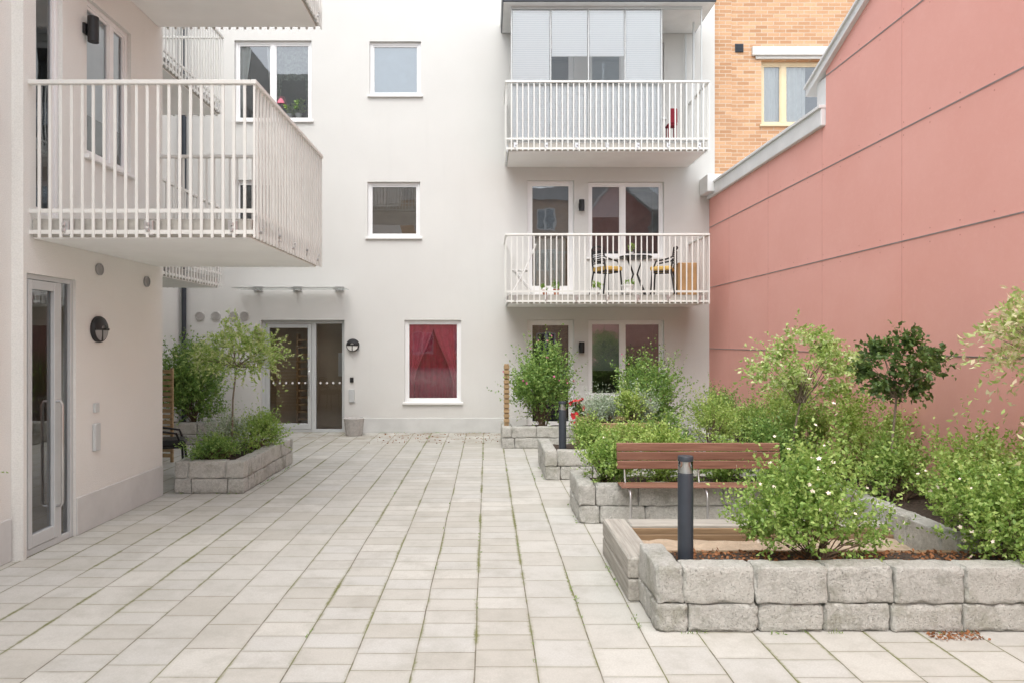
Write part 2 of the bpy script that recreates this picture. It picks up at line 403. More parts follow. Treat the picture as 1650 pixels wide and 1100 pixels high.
def railing_balcony(parent,F,u0,u1,zb,depth,top=1.27,step=.1,name='balcony',label=None,slab_h=.17,bw=.026,bs=None,bt=.010):
    e=empty(name,F(((u0+u1)/2,zb,0)),parent,label)
    s=MB(F); s.bbox(u0+.05,u1-.05,zb+.012,zb+slab_h,.0,depth-.05,.01); mesh('slab',s,'slab',e)
    s=MB(F); s.box(u0+.06,u1-.06,zb+.002,zb+.011,.005,depth-.06); mesh('soffit',s,'slabunder',e)
    r=MB(F); bs=bs or bw
    def bars(fn,L,step=step):
        n=max(2,int(round(L/step)))
        for i in range(n+1): fn(i*L/n)
    t=zb+top; b0=zb+.0
    def front(x): r.box(u0+x-bw/2 if x>0 else u0,u0+x+bw/2 if x<(u1-u0) else u1,b0,t-.02,depth-.001-bt,depth-.001)
    bars(front,u1-u0)
    def left(x): 
        if x<.04 or x>depth-.03: return
        r.box(u0,u0+.01,b0,t-.02,x-bs/2,x+bs/2)
    def right(x):
        if x<.04 or x>depth-.03: return
        r.box(u1-.01,u1,b0,t-.02,x-bs/2,x+bs/2)
    bars(left,depth); bars(right,depth)
    r.bbox(u0-.012,u1+.012,t-.02,t+.02,depth-.035,depth+.012,.005)
    r.bbox(u0-.012,u0+.03,t-.019,t+.019,.0,depth-.035,.005); r.bbox(u1-.03,u1+.012,t-.019,t+.019,.0,depth-.035,.005)
    for zz in (zb+slab_h+.06,zb+.05):
        r.box(u0+.0103,u1-.0103,zz-.018,zz+.018,depth-.026-bt,depth-.0013-bt); r.box(u0+.0101,u0+.022,zz-.017,zz+.017,.0,depth-.026-bt); r.box(u1-.022,u1-.0101,zz-.017,zz+.017,.0,depth-.026-bt)
    mesh('railing',r,'rail',e)
    n=max(3,int((u1-u0)/.55)+1)
    for i in range(n):
        k=MB(F); x=u0+.18+(u1-u0-.36)*i/(n-1)
        k.bbox(x-.035,x+.035,zb+.02,zb+.16,depth-.052,depth-.025,.004); k.lathe((x-.012,zb+.07,depth-.026),[(.014,0),(.014,.034)],8); k.lathe((x+.012,zb+.12,depth-.026),[(.014,0),(.014,.034)],8)
        mesh('railing_bracket',k,'steel',e)
    m=max(2,int(depth/.6))
    for uu,sg in ((u0,1),(u1,-1)):
        for i in range(m):
            y=.3+(depth-.5)*i/max(1,m-1); a,b=sorted((uu+sg*.012,uu+sg*.052)); a2,b2=sorted((uu-sg*.008,uu+sg*.013))
            k=MB(F); k.bbox(a,b,zb+.02,zb+.15,y-.04,y+.04,.004); k.bbox(a2,b2,zb+.05,zb+.08,y-.015,y+.015,.004); k.bbox(a2,b2,zb+.10,zb+.13,y-.015,y+.015,.004); mesh('railing_bracket',k,'steel',e)
    return e

# ------------------------------------------------------------------ back white building
YB=13.8
FB=FR(0,YB,0,(1,0,0),(0,0,1),(0,-1,0))
wb=empty('apartment_building',(-.8,YB,0),label='white rendered apartment block with square windows and balconies',cat='apartment building')
ops=[(-5.11,-3.55,6.29,7.92),(-5.11,-3.55,3.47,5.10),(-2.38,-1.34,6.80,7.90),(-2.42,-1.355,3.935,5.06),(-1.67,-.527,.61,2.27),(-4.58,-2.885,0,2.27),
 (.815,1.756,2.80,5.09),(2.045,3.575,3.53,5.06),(.815,1.756,.06,2.27),(2.045,3.575,.71,2.27),(.815,1.756,5.62,7.9),(2.045,3.575,6.35,7.88)]
w=MB(FB); H=11
panel(w,-6.2,4.6,0,H,ops,.1)
w.quad((-6.2,H,0),(4.6,H,0),(4.6,H,-9),(-6.2,H,-9)); w.quad((4.6,0,0),(4.6,0,-9),(4.6,H,-9),(4.6,H,0)); w.quad((-6.2,0,-9),(-6.2,0,0),(-6.2,H,0),(-6.2,H,-9)); w.quad((4.6,0,-9),(-6.2,0,-9),(-6.2,H,-9),(4.6,H,-9))
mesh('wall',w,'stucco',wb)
pl=MB(FB)
for a,b in ((-6.19,-4.59),(-2.875,.80),(1.77,4.48)): pl.bbox(a,b,0,.3,-.02,.014,.006)
mesh('plinth',pl,'plinth',wb)
window(wb,FB,*ops[0],mull=(.49,),curt=[('c',0,.16,.05,.95,'linen',-.6),('c',.90,1,.05,.95,'patterned',.4),('c',.38,.48,.05,.95,'linen',.5),('c',.52,.98,.55,.95,'patterned',0,.05),('c',.52,.62,.05,.95,'patterned',-.4)],label='two pane window with curtains and plants')
window(wb,FB,*ops[1],mull=(.49,),curt=[('b',0,1,.3,.97,'greyblind')])
window(wb,FB,*ops[2],curt=[('b',0,1,.05,.97,'skytintblind')])
window(wb,FB,*ops[3],curt=[('b',0,1,.10,.97,'brickreflblind')])  # blind colour imitates the brick reflection in this pane
window(wb,FB,*ops[4],curt=[('c',0,1,.03,.97,'crimson',0,.08),('c',0,.52,.04,.97,'crimson_light',-.78),('c',.48,1,.04,.97,'crimson_light',.78)],label='tall window hung with parted crimson curtains',inset=.05,gl='midglass')
window(wb,FB,*ops[6],name='balcony_door',sill=False,panel_h=.06,fw=.075,curt=[('b',0,1,.5,.97,'greyblind'),('c',.1,.9,.05,.5,'linen')])
window(wb,FB,*ops[7],mull=(.46,),gl='midglass',curt=[('b',0,.46,.55,.97,'greyblind')])
window(wb,FB,*ops[8],name='garden_door',sill=False,panel_h=.06,fw=.075,curt=[('c',.2,1,.05,.97,'navy')])
window(wb,FB,*ops[9],mull=(.46,),curt=[('b',0,.46,.35,.97,'greyblind')])
window(wb,FB,*ops[10],name='balcony_door',sill=False,panel_h=.06,fw=.075)
window(wb,FB,*ops[11],mull=(.46,),curt=[('b',0,1,.3,.97,'skytintblind')])

def handle(F,u,v0,v1,w,out=.06,r=.013):
    mb=MB(F); mb.tube([(u,v0,w),(u,v0,w+out*.7),(u,v0+.03,w+out),(u,v1-.03,w+out),(u,v1,w+out*.7),(u,v1,w)],r,8); return mb
def entrance(parent,F,u0,u1,v1,split,hs,inset=.1,dots=True,hz=(.75,1.25),gdeep=2.2,fw=.07,k=.075,gl='glass'):
    e=empty('entrance_door',F(((u0+u1)/2,0,-inset)),parent,label='grey aluminium glazed entrance door with sidelight')
    fb=MB(F); a,b=-inset-.06,-inset
    fb.bbox(u0,u0+fw,0,v1,a,b); fb.bbox(u1-fw,u1,0,v1,a,b); fb.bbox(u0+fw,u1-fw,v1-fw,v1,a,b-.002); c=u0+(u1-u0)*split; hw=fw*.64
    fb.bbox(c-hw,c+hw,0,v1-fw,a,b-.001); fb.bbox(u0+fw,u1-fw,0,.06,a,b-.003)
    mesh('frame',fb,'alu',e)
    lf=MB(F); L0,L1=(u0+fw+.004,c-hw-.004)
    a2,b2=a+.012,b+.006
    lf.bbox(L0,L0+k,.065,v1-fw-.005,a2,b2); lf.bbox(L1-k,L1,.065,v1-fw-.005,a2,b2); lf.bbox(L0+k,L1-k,.065,.065+.11,a2,b2-.002); lf.bbox(L0+k,L1-k,v1-fw-.085,v1-fw-.005,a2,b2-.002)
    mesh('door_leaf',lf,'alu',e)
    p=MB(F); p.quad((u0+fw,.06,-inset-.03),(u1-fw,.06,-inset-.03),(u1-fw,v1-fw,-inset-.03),(u0+fw,v1-fw,-inset-.03)); mesh('pane',p,gl,e)
    hx=(L1-k/2) if hs>0 else (L0+k/2)
    mesh('handle',handle(F,hx,hz[0],hz[1],b2-.004),'steel',e,smooth=True)
    if dots:
        xs=[]; x=L0+k+.07
        while x<L1-k-.03: xs.append(x); x+=.13
        x=c+.13
        while x<u1-fw-.05: xs.append(x); x+=.13
        for x in xs:
            d=MB(F); d.lathe((x,1.0,-inset-.029),[(.022,0),(.022,.002)],16); mesh('safety_dot',d,'white',e)
    r=MB(F); x0,x1,y0,y1,z0,z1=u0-.01,u1+.01,0.004,v1+.01,-inset-.062-gdeep,-inset-.062
    r.quad((x0,y0,z0),(x1,y0,z0),(x1,y1,z0),(x0,y1,z0)); r.quad((x0,y0,z0),(x0,y1,z0),(x0,y1,z1),(x0,y0,z1)); r.quad((x1,y0,z0),(x1,y0,z1),(x1,y1,z1),(x1,y1,z0))
    r.quad((x0,y1,z0),(x1,y1,z0),(x1,y1,z1),(x0,y1,z1)); r.quad((x0,y0,z0),(x0,y0,z1),(x1,y0,z1),(x1,y0,z0),1); mesh('interior',r,['hall','hallfloor'],e)
    return e
M['hall']=simple('hall_wall',(.56,.43,.29),.8,0,2,.12); M['hallfloor']=simple('hall_floor',(.42,.28,.18),.5,0,5,.2)
ed=entrance(wb,FB,*ops[5][:2],ops[5][3],.62,1,gdeep=.9,gl='midglass')
sh=MB(FB)
for i in range(12): sh.box(-3.98,-3.68,.2+i*.15,.24+i*.15,-.7,-.5)
sh.box(-4.0,-3.96,.1,2.0,-.7,-.5); sh.box(-3.70,-3.66,.1,2.0,-.7,-.5); mesh('hall_shelf',sh,'cardboard',ed)
nb=MB(FB); nb.box(-3.2,-2.98,1.1,1.6,-.9,-.87); mesh('notice_board',nb,'white',ed)

# canopy
cp=empty('entrance_canopy',FB((-3.87,2.84,0)),wb,'thin glass canopy on three steel brackets')
c=MB(FB); c.box(-4.95,-2.78,2.872,2.882,.06,.60); mesh('glass_sheet',c,'canopy',cp)
for x in (-4.62,-3.83,-2.98):
    c=MB(FB)
    c.bbox(x-.09,x+.09,2.84,2.95,.0,.02,.004); c.bbox(x-.010,x+.010,2.85,2.870,.02,.56,.003); c.bbox(x-.03,x+.03,2.855,2.871,.02,.12,.003); c.bbox(x-.03,x+.03,2.8825,2.895,.3,.36,.003)
    mesh('bracket',c,'steel',cp)
c=MB(FB); c.box(-4.95,-2.78,2.871,2.884,.602,.606); mesh('edge_trim',c,'steel',cp)

def round_lamp(parent,F,u,v,r=.13,k=1.):
    e=empty('wall_lamp',F((u,v,0)),parent,'round black bulkhead wall lamp')
    a=MB(F); a.lathe((u,v,0.002),[(r,0),(r,.05*k),(r*.93,.075*k)],28)
    n=24; vs=[];fs=[]
    for i in range(n+1):
        q=math.pi*i/n
        for rr,h in ((r*.95,.07*k),(r*.8,.10*k),(r*.3,.118*k)): vs.append((u+math.cos(q)*rr,v+math.sin(q)*rr,h))
    for i in range(n):
        for j in range(2): fs.append((i*3+j,(i+1)*3+j,(i+1)*3+j+1,i*3+j+1))
    a.add(vs,fs); a.box(u-.008,u+.008,v-r*.9,v,.08*k,.10*k); a.box(u-r*.93,u+r*.93,v-.01,v+.012,.075*k,.1*k)
    mesh('housing',a,'black',e,smooth=True)
    b=MB(F); b.lathe((u,v,.06*k),[(r*.88,0),(r*.86,.024*k),(r*.5,.034*k)],24); mesh('lens',b,'lens' if k==1 else 'ventgrey',e,smooth=True)
M['ventgrey']=simple('vent_grey',(.33,.33,.33),.5,.2); M['ventlight']=simple('vent_light_grey',(.50,.49,.47),.6,.0)
def updown(parent,F,u,v,r=.055,h=.11):
    e=empty('wall_lamp',F((u,v,0)),parent,'black cylindrical up and down wall lamp')
    a=MB(F); a.bbox(u-.05,u+.05,v-.05,v+.05,0.002,.03,.003)
    vs=[];fs=[];n=20
    for hh in (-h,h):
        for k in range(n): q=2*math.pi*k/n; vs.append((u+math.cos(q)*r,v+hh,.03+r+math.sin(q)*r))
    for k in range(n): fs.append((k,(k+1)%n,n+(k+1)%n,n+k))
    fs+= [tuple(range(n)),tuple(range(n,2*n))]
    a.add(vs,fs); mesh('housing',a,'black',e,smooth=True)
def vent(parent,F,u,v,r=.09,mt='alu'):
    a=MB(F); a.lathe((u,v,0.002),[(r,0),(r,.02),(r*.84,.026),(r*.82,.01)],24)
    for i in range(-3,4):
        y=i*r*.22; hw=math.sqrt(max(0,(r*.8)**2-y*y)); a.box(u-hw,u+hw,v+y-.006,v+y+.004,.012,.022)
    mesh('air_vent',a,mt,parent,loc=F((u,v,0)))
round_lamp(wb,FB,-2.71,1.765)
updown(wb,FB,1.9,4.57); updown(wb,FB,1.9,1.72)
for x in (-5.8,-5.48,-5.12,-4.90): vent(wb,FB,x,2.35,.095,'ventlight')
a=MB(FB); a.bbox(-2.77,-2.70,1.02,1.12,.002,.03); mesh('intercom',a,'black',wb,loc=FB((-2.73,1.07,0)))
a=MB(FB); a.bbox(-2.79,-2.68,.62,.88,.002,.035); a.box(-2.77,-2.70,.76,.84,.0352,.038); mesh('key_box',a,'alu',wb,loc=FB((-2.73,.75,0)))
a=MB(FB); a.tube([(-6.1,0.05,.07),(-6.1,H,.07)],.045,12); mesh('downpipe',a,'anthracite',wb,loc=FB((-6.1,0,0)),smooth=True)

# balconies of the back building
railing_balcony(wb,FB,.344,4.10,2.53,1.2,top=1.28,step=.105,label='pale balcony with vertical bar railing and cafe furniture',bw=.022)
b2=railing_balcony(wb,FB,.344,4.10,5.35,1.2,top=1.28,step=.105,label='glazed balcony with pleated white blinds',bw=.022)
gz=MB(FB); w0=1.12; zt,zb=8.0,5.56; xs=[.45,1.18,1.88,2.56,3.24]
for x in xs+[3.98]: gz.bbox(x-.010,x+.010,zb,zt,w0-.02,w0+.012,.002)
gz.box(.436,3.994,zt,zt+.05,w0-.03,w0+.02); gz.box(.436,3.994,zb-.05,zb,w0-.03,w0+.02)
for ww in (.08,.6): gz.bbox(3.97,4.0,zb,zt,ww,ww+.03,.002)
mesh('glazing_frame',gz,'alu',b2)
gp=MB(FB)
for i in range(4): gp.quad((xs[i]+.015,zb,w0),(xs[i+1]-.015,zb,w0),(xs[i+1]-.015,zt,w0),(xs[i]+.015,zt,w0))
mesh('glazing_pane',gp,'clear',b2)
for i in range(4):
    bl=MB(FB)
    x0,x1=xs[i]+.02,xs[i+1]-.02
    lo=7.13 if i in (1,2) else zb
    bl.box(x0,x1,lo,zt-.01,w0-.018,w0-.008)
    if i in (1,2): bl.box(x0,x1,zb,6.62,w0-.018,w0-.008)
    mesh('pleated_blind',bl,'blind',b2)
rf=MB(FB); rf.bbox(.28,4.2,8.06,8.22,0,1.3,.01); mesh('balcony_roof',rf,'anthracite',b2)
rf=MB(FB); rf.bbox(.26,4.22,8.18,8.26,.001,1.34,.01); rf.box(.30,4.18,8.05,8.059,.02,1.28); mesh('roof_flashing',rf,'cap',b2)
rc=MB(FB); rc.bbox(3.40,3.58,5.90,5.94,.75,.95,.01); rc.bbox(3.44,3.58,5.94,6.22,.93,.96,.01)
for x in (3.42,3.56):
    for q in (.77,.93): rc.tube([(x,5.52,q),(x,5.91,q)],.010,6)
mesh('balcony_chair',rc,'redfab',None,loc=FB((3.49,5.52,.85)),label='small dark red chair standing on the glazed balcony',cat='chair')

# ------------------------------------------------------------------ left building
lb=empty('apartment_building',(-3.9,7,0),label='warm white rendered block with projecting balconies and glazed door',cat='apartment building')
XL=-3.9; LE=-4
FL=FR(XL,0,0,(0,1,0),(0,0,1),(1,0,0)); FA=FR(XL-.1,0,0,(0,1,0),(0,0,1),(1,0,0)); FC=FR(-6.2,0,0,(0,1,0),(0,0,1),(1,0,0))
lops=[(5.78,6.47,0,2.42),(5.9,6.27,2.95,5.2),(6.65,7.48,3.65,5.2),(5.9,6.27,5.77,8.0),(6.65,7.48,6.47,8.0)]
w=MB(FL); panel(w,5.74,8.2,0,9.5,lops,.06)
w.F=ident
w.quad((XL-.1,5.74,0),(XL,5.74,0),(XL,5.74,9.5),(XL-.1,5.74,9.5))
w.quad((XL,8.2,0),(-6.2,8.2,0),(-6.2,8.2,9.5),(XL,8.2,9.5))
w.quad((-12,8.2,9.5),(-12,LE,9.5),(XL,LE,9.5),(XL,8.2,9.5)); w.quad((-12,LE,0),(XL-.1,LE,0),(XL-.1,LE,9.5),(-12,LE,9.5))
w.quad((-12,8.2,9.5),(-6.2,8.2,9.5),(-6.2,13.8,9.5),(-12,13.8,9.5)); w.quad((-12,LE,0),(-12,LE,9.5),(-12,13.8,9.5),(-12,13.8,0))
w.F=FA; aops=[(4.2,5.5,.73,2.2),(4.2,5.5,3.77,5.2),(4.2,5.5,6.5,8),(.5,1.9,.73,2.2),(.5,1.9,3.77,5.2),(-3,-1.6,.73,2.2),(-3,-1.6,3.77,5.2)]
panel(w,LE,5.74,0,9.5,aops,.1)
w.F=FC; panel(w,8.2,13.8,0,9.5,[(9.2,10.6,2.9,5.1),(9.2,10.6,5.75,7.9),(9.2,10.6,.05,2.2)],.1)
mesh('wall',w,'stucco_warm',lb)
for o in aops: window(lb,FA,*o,mull=(.5,))
for o in ((9.2,10.6,2.9,5.1),(9.2,10.6,5.75,7.9),(9.2,10.6,.05,2.2)): window(lb,FC,*o,mull=(.5,),sill=False)
window(lb,FL,*lops[1],name='balcony_door',sill=False,inset=.04,fw=.04,curt=[('c',0,.5,.02,.97,'linen')])
window(lb,FL,*lops[2],mull=(.62,),inset=.04,fw=.05,curt=[('b',0,1,.3,.97,'skytintblind')])
window(lb,FL,*lops[3],name='balcony_door',sill=False,inset=.05,fw=.05); window(lb,FL,*lops[4],mull=(.5,),inset=.05,fw=.05)
entrance(lb,FL,*lops[0][:2],lops[0][3],.70,1,inset=.022,dots=False,hz=(.35,1.3),fw=.045,k=.05)
p=MB(FL); p.bbox(6.475,8.195,.0,.36,-.02,.012,.006); mesh('plinth',p,'plinth',lb)
p=MB(FA); p.bbox(LE,5.73,0,.36,-.02,.012,.006); mesh('plinth',p,'plinth',lb)
railing_balcony(lb,FL,5.8,8.15,2.72,1.93,top=1.32,step=.09,label='near balcony with pale vertical bar railing',bw=.026,bs=.024,bt=.018)
railing_balcony(lb,FL,5.8,8.15,5.56,1.93,top=1.32,step=.09,bw=.026,bs=.024,bt=.018)
railing_balcony(lb,FC,8.6,11.3,2.72,1.83,top=1.3,step=.1); railing_balcony(lb,FC,8.6,11.3,5.56,1.83,top=1.3,step=.1)
round_lamp(lb,FL,6.83,1.96,.13,.55); vent(lb,FL,6.85,2.56,.06,'ventgrey'); vent(lb,FL,7.8,2.52,.06,'ventgrey')
updown(lb,FL,6.62,4.86,.05,.12)
a=MB(FL); a.bbox(6.75,6.82,1.14,1.23,.002,.03); mesh('intercom',a,'alu',lb,loc=FL((6.78,1.18,0)))
a=MB(FL); a.bbox(6.74,6.83,.76,1.03,.002,.035); a.box(6.755,6.815,.92,1.0,.0352,.038); mesh('key_box',a,'alu',lb,loc=FL((6.78,.9,0)))

# ------------------------------------------------------------------ red wall
XR=4.49; RE=-2.
rw=empty('red_boundary_wall',(XR,8,0),label='tall salmon red panelled wall with stepped metal coping',cat='wall')
prof=[(13.8,.3),(13.8,4.72),(9.05,4.72),(9.05,5.42),(4,7.483),(RE,7.483),(RE,.3)]
m=MB(); n=len(prof)
m.add([(XR,y,z) for y,z in prof]+[(XR+.5,y,z) for y,z in prof],[tuple(range(n)),tuple(range(2*n-1,n-1,-1))]+[(i,i+n,(i+1)%n+n,(i+1)%n) for i in range(n)]); m.fix=True
mesh('wall',m,'red',rw)
m=MB(); m.box(XR+.03,XR+.47,RE,13.79,0,.3); mesh('plinth',m,'plinth',rw)
def topz(y): return 4.72 if y>9.05 else (5.42+(9.05-y)*.4085 if y>4 else 7.483)
m=MB()
for z in (1.70,2.92,4.13,5.35,6.56):
    y1=13.79
    if z>4.72: y1=9.05 if z<5.42 else 9.05-(z-5.42)/.4085
    m.box(XR-.005,XR+.002,RE,y1-.01,z-.007,z+.007); m.box(XR-.009,XR-.005,RE,y1-.01,z+.002,z+.006)
mesh('joint_profile',m,'galv',rw)
m=MB(); y=12.67
while y>RE:
    m.box(XR-.002,XR+.001,y-.003,y+.003,.3,topz(y)-.02); y-=1.76
M['redjoint']=simple('panel_joint',(.60,.29,.25),.9); mesh('vertical_joint',m,'redjoint',rw)
m=MB()
for z in (1.70,2.92,4.13,5.35,6.56):
    y=12.2
    while y>3:
        if z+.1<topz(y):
            for dz in (.07,-.07): m.box(XR-.003,XR+.001,y-.006,y+.006,z+dz-.006,z+dz+.006)
        y-=.44
mesh('panel_screws',m,'redjoint',rw)
m=MB(); m.bbox(XR-.06,XR+.56,9.06,13.79,4.70,4.95,.01); m.bbox(XR-.09,XR+.59,9.05,13.795,4.93,4.975,.006)
def slopebox(y0,z0,y1,z1,x0,x1,h):
    m.add([(x0,y0,z0),(x1,y0,z0),(x1,y1,z1),(x0,y1,z1),(x0,y0,z0+h),(x1,y0,z0+h),(x1,y1,z1+h),(x0,y1,z1+h)],[(0,3,2,1),(4,5,6,7),(0,1,5,4),(1,2,6,5),(2,3,7,6),(3,0,4,7)])
slopebox(9.5,5.235,4,7.483,XR-.06,XR+.56,.10); slopebox(9.5,5.335,4,7.583,XR-.09,XR+.59,.03)
m.box(XR-.06,XR+.56,RE,4,7.484,7.6)
m.bbox(XR+.0,XR+.45,9.055,9.3,4.98,5.35,.01); m.bbox(XR-.2,XR+.1,13.3,13.79,4.76,5.1,.01)
mesh('coping',m,'cap',rw)

# ------------------------------------------------------------------ brick building
bk=empty('brick_building',(8,14,0),label='yellow red brick building with cream framed window',cat='building')
FK=FR(0,14.0,0,(1,0,0),(0,0,1),(0,-1,0)); ko=[(5.62,6.98,6.27,7.6),(9.2,10.6,6.27,7.6),(5.62,6.98,9.4,10.7)]
w=MB(FK); panel(w,4.6,16,0,13,ko,.14); w.quad((4.6,13,0),(16,13,0),(16,13,-8),(4.6,13,-8)); w.quad((4.6,0,-8),(4.6,0,0),(4.6,13,0),(4.6,13,-8))
mesh('wall',w,'brick',bk)
for o in ko: window(bk,FK,*o,mull=(.36,),inset=.09,fw=.07,frame='cream',curt=[('c',0,.3,.03,.97,'linen'),('c',.42,.75,.03,.97,'linen')])
w=MB(FK); w.bbox(5.42,7.15,7.68,7.86,.004,.07,.006); w.box(5.5,7.1,7.62,7.677,.003,.03); mesh('blind_box',w,'stucco',bk)
w=MB(FK); w.bbox(5.08,5.25,7.76,7.93,.002,.02)
for i in range(5): w.box(5.095,5.235,7.78+i*.028,7.792+i*.028,.0205,.03)
mesh('air_vent',w,'anthracite',bk)
w=MB(FK); w.box(4.62,5.0,0,12.9,.004,.035); mesh('pilaster',w,'brick',bk)

# building behind the viewer (closes the courtyard, seen in reflections)
FZ=FR(0,-22,0,(-1,0,0),(0,0,1),(0,1,0))
bz=empty('brick_building',(0,-22,0),label='brick courtyard building with dark roof and white windows',cat='building')
zo=[(x,x+1.4,z,z+1.5) for x in (-8,-5,-2,1,4,7) for z in (1,4,7,10)]
w=MB(FZ); panel(w,-12,12,0,12.2,zo,.1); mesh('wall',w,'brick',bz)
for o in zo: window(bz,FZ,*o,mull=(.5,))
w=MB(FZ); w.quad((-12.3,12.1,.3),(12.3,12.1,.3),(12.3,14,-4),(-12.3,14,-4)); mesh('roof',w,'rooftile',bz)

# ------------------------------------------------------------------ block planters
def roundblock(hx,hy,hz,seed,n=11,r=.013,amp=.006):
    V=[];Fc=[]
    for ax in range(3):
        for sg in (-1,1):
            o=len(V); a1,a2=(ax+1)%3,(ax+2)%3
            for i in range(n+1):
                for j in range(n+1):
                    p=[0,0,0]; p[ax]=sg; p[a1]=(2*i/n-1); p[a2]=(2*j/n-1)
                    for a in (a1,a2): p[a]=math.sin(p[a]*math.pi/2)*.75+p[a]*.25
                    V.append((p[0]*hx,p[1]*hy,p[2]*hz))
            for i in range(n):
                for j in range(n):
                    q=(o+i*(n+1)+j,o+(i+1)*(n+1)+j,o+(i+1)*(n+1)+j+1,o+i*(n+1)+j+1)
                    Fc.append(q if sg>0 else q[::-1])
    out=[]; h=(hx,hy,hz)
    for p in V:
        c=[max(-h[i]+r,min(h[i]-r,p[i])) for i in range(3)]; d=Vector([p[i]-c[i] for i in range(3)])
        edge=d.length>r*1.05
        if d.length>1e-6: d=d.normalized()*r
        q=Vector(c)+d; s=Vector((seed*3.1,seed*1.7,0))
        nv=mnoise.noise_vector(q*9+s)*amp+mnoise.noise_vector(q*34+s)*amp*.8
        if edge:
            ch=max(0,mnoise.noise(q*18+s*2)+.05)*.028; q=q-Vector(d).normalized()*ch
        out.append(tuple(q+nv))
    key={};idx=[];res=[]
    for p in out:
        k=tuple(round(x,5) for x in p)
        if k not in key: key[k]=len(res); res.append(p)
        idx.append(key[k])
    return res,[tuple(idx[i] for i in f) for f in Fc]
BS=[0]
def course(mb,p0,p1,z0,h,thick,blen,off,side):
    d=Vector((p1[0]-p0[0],p1[1]-p0[1])); L=d.length; d/=L; nrm=Vector((-d.y,d.x))*side
    t=-off*blen
    while t<L-.02:
        a=max(t,0); b=min(t+blen*random.uniform(.94,1.06),L)
        if L-b<.09: b=L
        BS[0]+=1
        V,Fc=roundblock((b-a)/2-.003,thick/2,h/2-.002,BS[0])
        cx=Vector(p0)+d*(a+b)/2+nrm*(thick/2+random.uniform(-.008,.008)); rot=math.atan2(d.y,d.x)+random.uniform(-.018,.018); ca,sa=math.cos(rot),math.sin(rot)
        mb.add([(cx.x+x*ca-y*sa,cx.y+x*sa+y*ca,z0+h/2+z) for x,y,z in V],Fc); t=b
def soilmesh(x0,x1,y0,y1,z,amp=.02):
    mb=MB(); nx=max(4,int((x1-x0)/.07)); ny=max(4,int((y1-y0)/.07)); vs=[]
    for i in range(nx+1):
        for j in range(ny+1):
            x=x0+(x1-x0)*i/nx; y=y0+(y1-y0)*j/ny; vs.append((x,y,z+amp*mnoise.noise(Vector((x*5,y*5,1)))+amp*.6*mnoise.noise(Vector((x*17,y*17,2)))))
    mb.add(vs,[(i*(ny+1)+j,(i+1)*(ny+1)+j,(i+1)*(ny+1)+j+1,i*(ny+1)+j+1) for i in range(nx) for j in range(ny)]); return mb
def planter(x0,x1,y0,y1,h,sides='fl',label='',bl=.44,h1=.18,th=.17,soil=None):
    e=empty('raised_planter',((x0+x1)/2,y0,0),label=label,cat='planter',group='concrete block planters')
    mb=MB(); h2=h-h1
    for k,(z,hh,off) in enumerate(((0,h1,.5),(h1,h2,.0))):
        if 'f' in sides: course(mb,(x0+(th if k and 'l' in sides else 0),y0),(x1,y0),z,hh,th,bl,off,1)
        if 'l' in sides: course(mb,(x0,y1),(x0,y0+(0 if k else th)),z,hh,th,bl,off,1)
        if 'r' in sides: course(mb,(x1,y0+th),(x1,y1),z,hh,th,bl,off,1)
        if 'b' in sides: course(mb,(x1,y1),(x0+th,y1),z,hh,th,bl,off,1)
    mesh('block_wall',mb,'block',e,smooth=True)
    mesh('soil',soilmesh(x0+.05,x1-.03,y0+.06,y1-.03,soil or h-.08),'soil',e,smooth=True)
    return e
planter(1.07,4.46,4.32,4.86,.415,'fl','low two course grey concrete block planter beside the sandpit',soil=.345)
planter(3.38,4.46,4.9,11.6,.43,'l','long concrete block planter along the red wall',soil=.37)
planter(.93,3.36,6.90,7.75,.395,'fl','block planter behind the wooden bench')
planter(.77,3.34,9.08,10.3,.39,'fl','block planter with lavender and lit bollard')
planter(.25,1.75,11.77,12.7,.37,'fl','small block planter beside garden door')
planter(2.2,4.4,11.77,12.7,.37,'fl','small block planter below the window')
planter(-3.80,-2.95,8.28,10.35,.39,'flrb','free standing block planter with variegated tree')
planter(-6.1,-4.85,12.2,13.1,.39,'fr','block planter with tall green shrub near the wall')

# sandpit
sp=empty('sandpit',(2.1,5.3,0),label='sandpit framed with weathered timber beams and filled with sand',cat='sandpit')
m=MB(); m.bbox(1.0,1.2,4.84,5.92,.16,.31,.012); m.bbox(1.0,1.19,4.83,5.92,0,.155,.012); mesh('timber_side',m,'greywoody',sp)
m=MB(); m.bbox(1.205,3.37,5.72,5.92,.16,.308,.012); m.bbox(1.205,3.37,5.73,5.91,0,.155,.012); mesh('timber_edge',m,'greywood',sp)
m=MB(); m.bbox(1.205,3.37,5.685,5.715,.1,.285,.004); m.bbox(1.205,3.37,5.655,5.68,.1,.24,.004); m.bbox(1.205,3.37,4.88,4.92,.1,.34,.004); mesh('inner_board',m,'pitwood',sp)
mesh('sand',soilmesh(1.2,3.38,4.92,5.66,.2,.025),'sand',sp,smooth=True)
tb=empty('timber_flower_bed',(1.75,9.7,.4),label='small timber edged flower bed on the planter',cat='flower bed')
m=MB() 
for z in (.36,.49): m.bbox(1.45,2.65,10.32,10.36,z,z+.12,.005); m.bbox(1.45,1.49,10.36,11.2,z,z+.12,.005); m.bbox(2.61,2.65,10.36,11.2,z,z+.12,.005)
m.bbox(1.45,2.65,11.2,11.24,0,.61,.005); m.bbox(1.44,1.52,10.30,10.38,0,.62,.005); m.bbox(2.58,2.66,10.30,10.38,0,.62,.005)
for z in (.0,.12,.24): m.bbox(1.46,2.64,10.325,10.355,z,z+.115,.005)
mesh('timber_frame',m,'yellowwood',tb); mesh('soil',soilmesh(1.49,2.61,10.36,11.2,.55),'soil',tb)

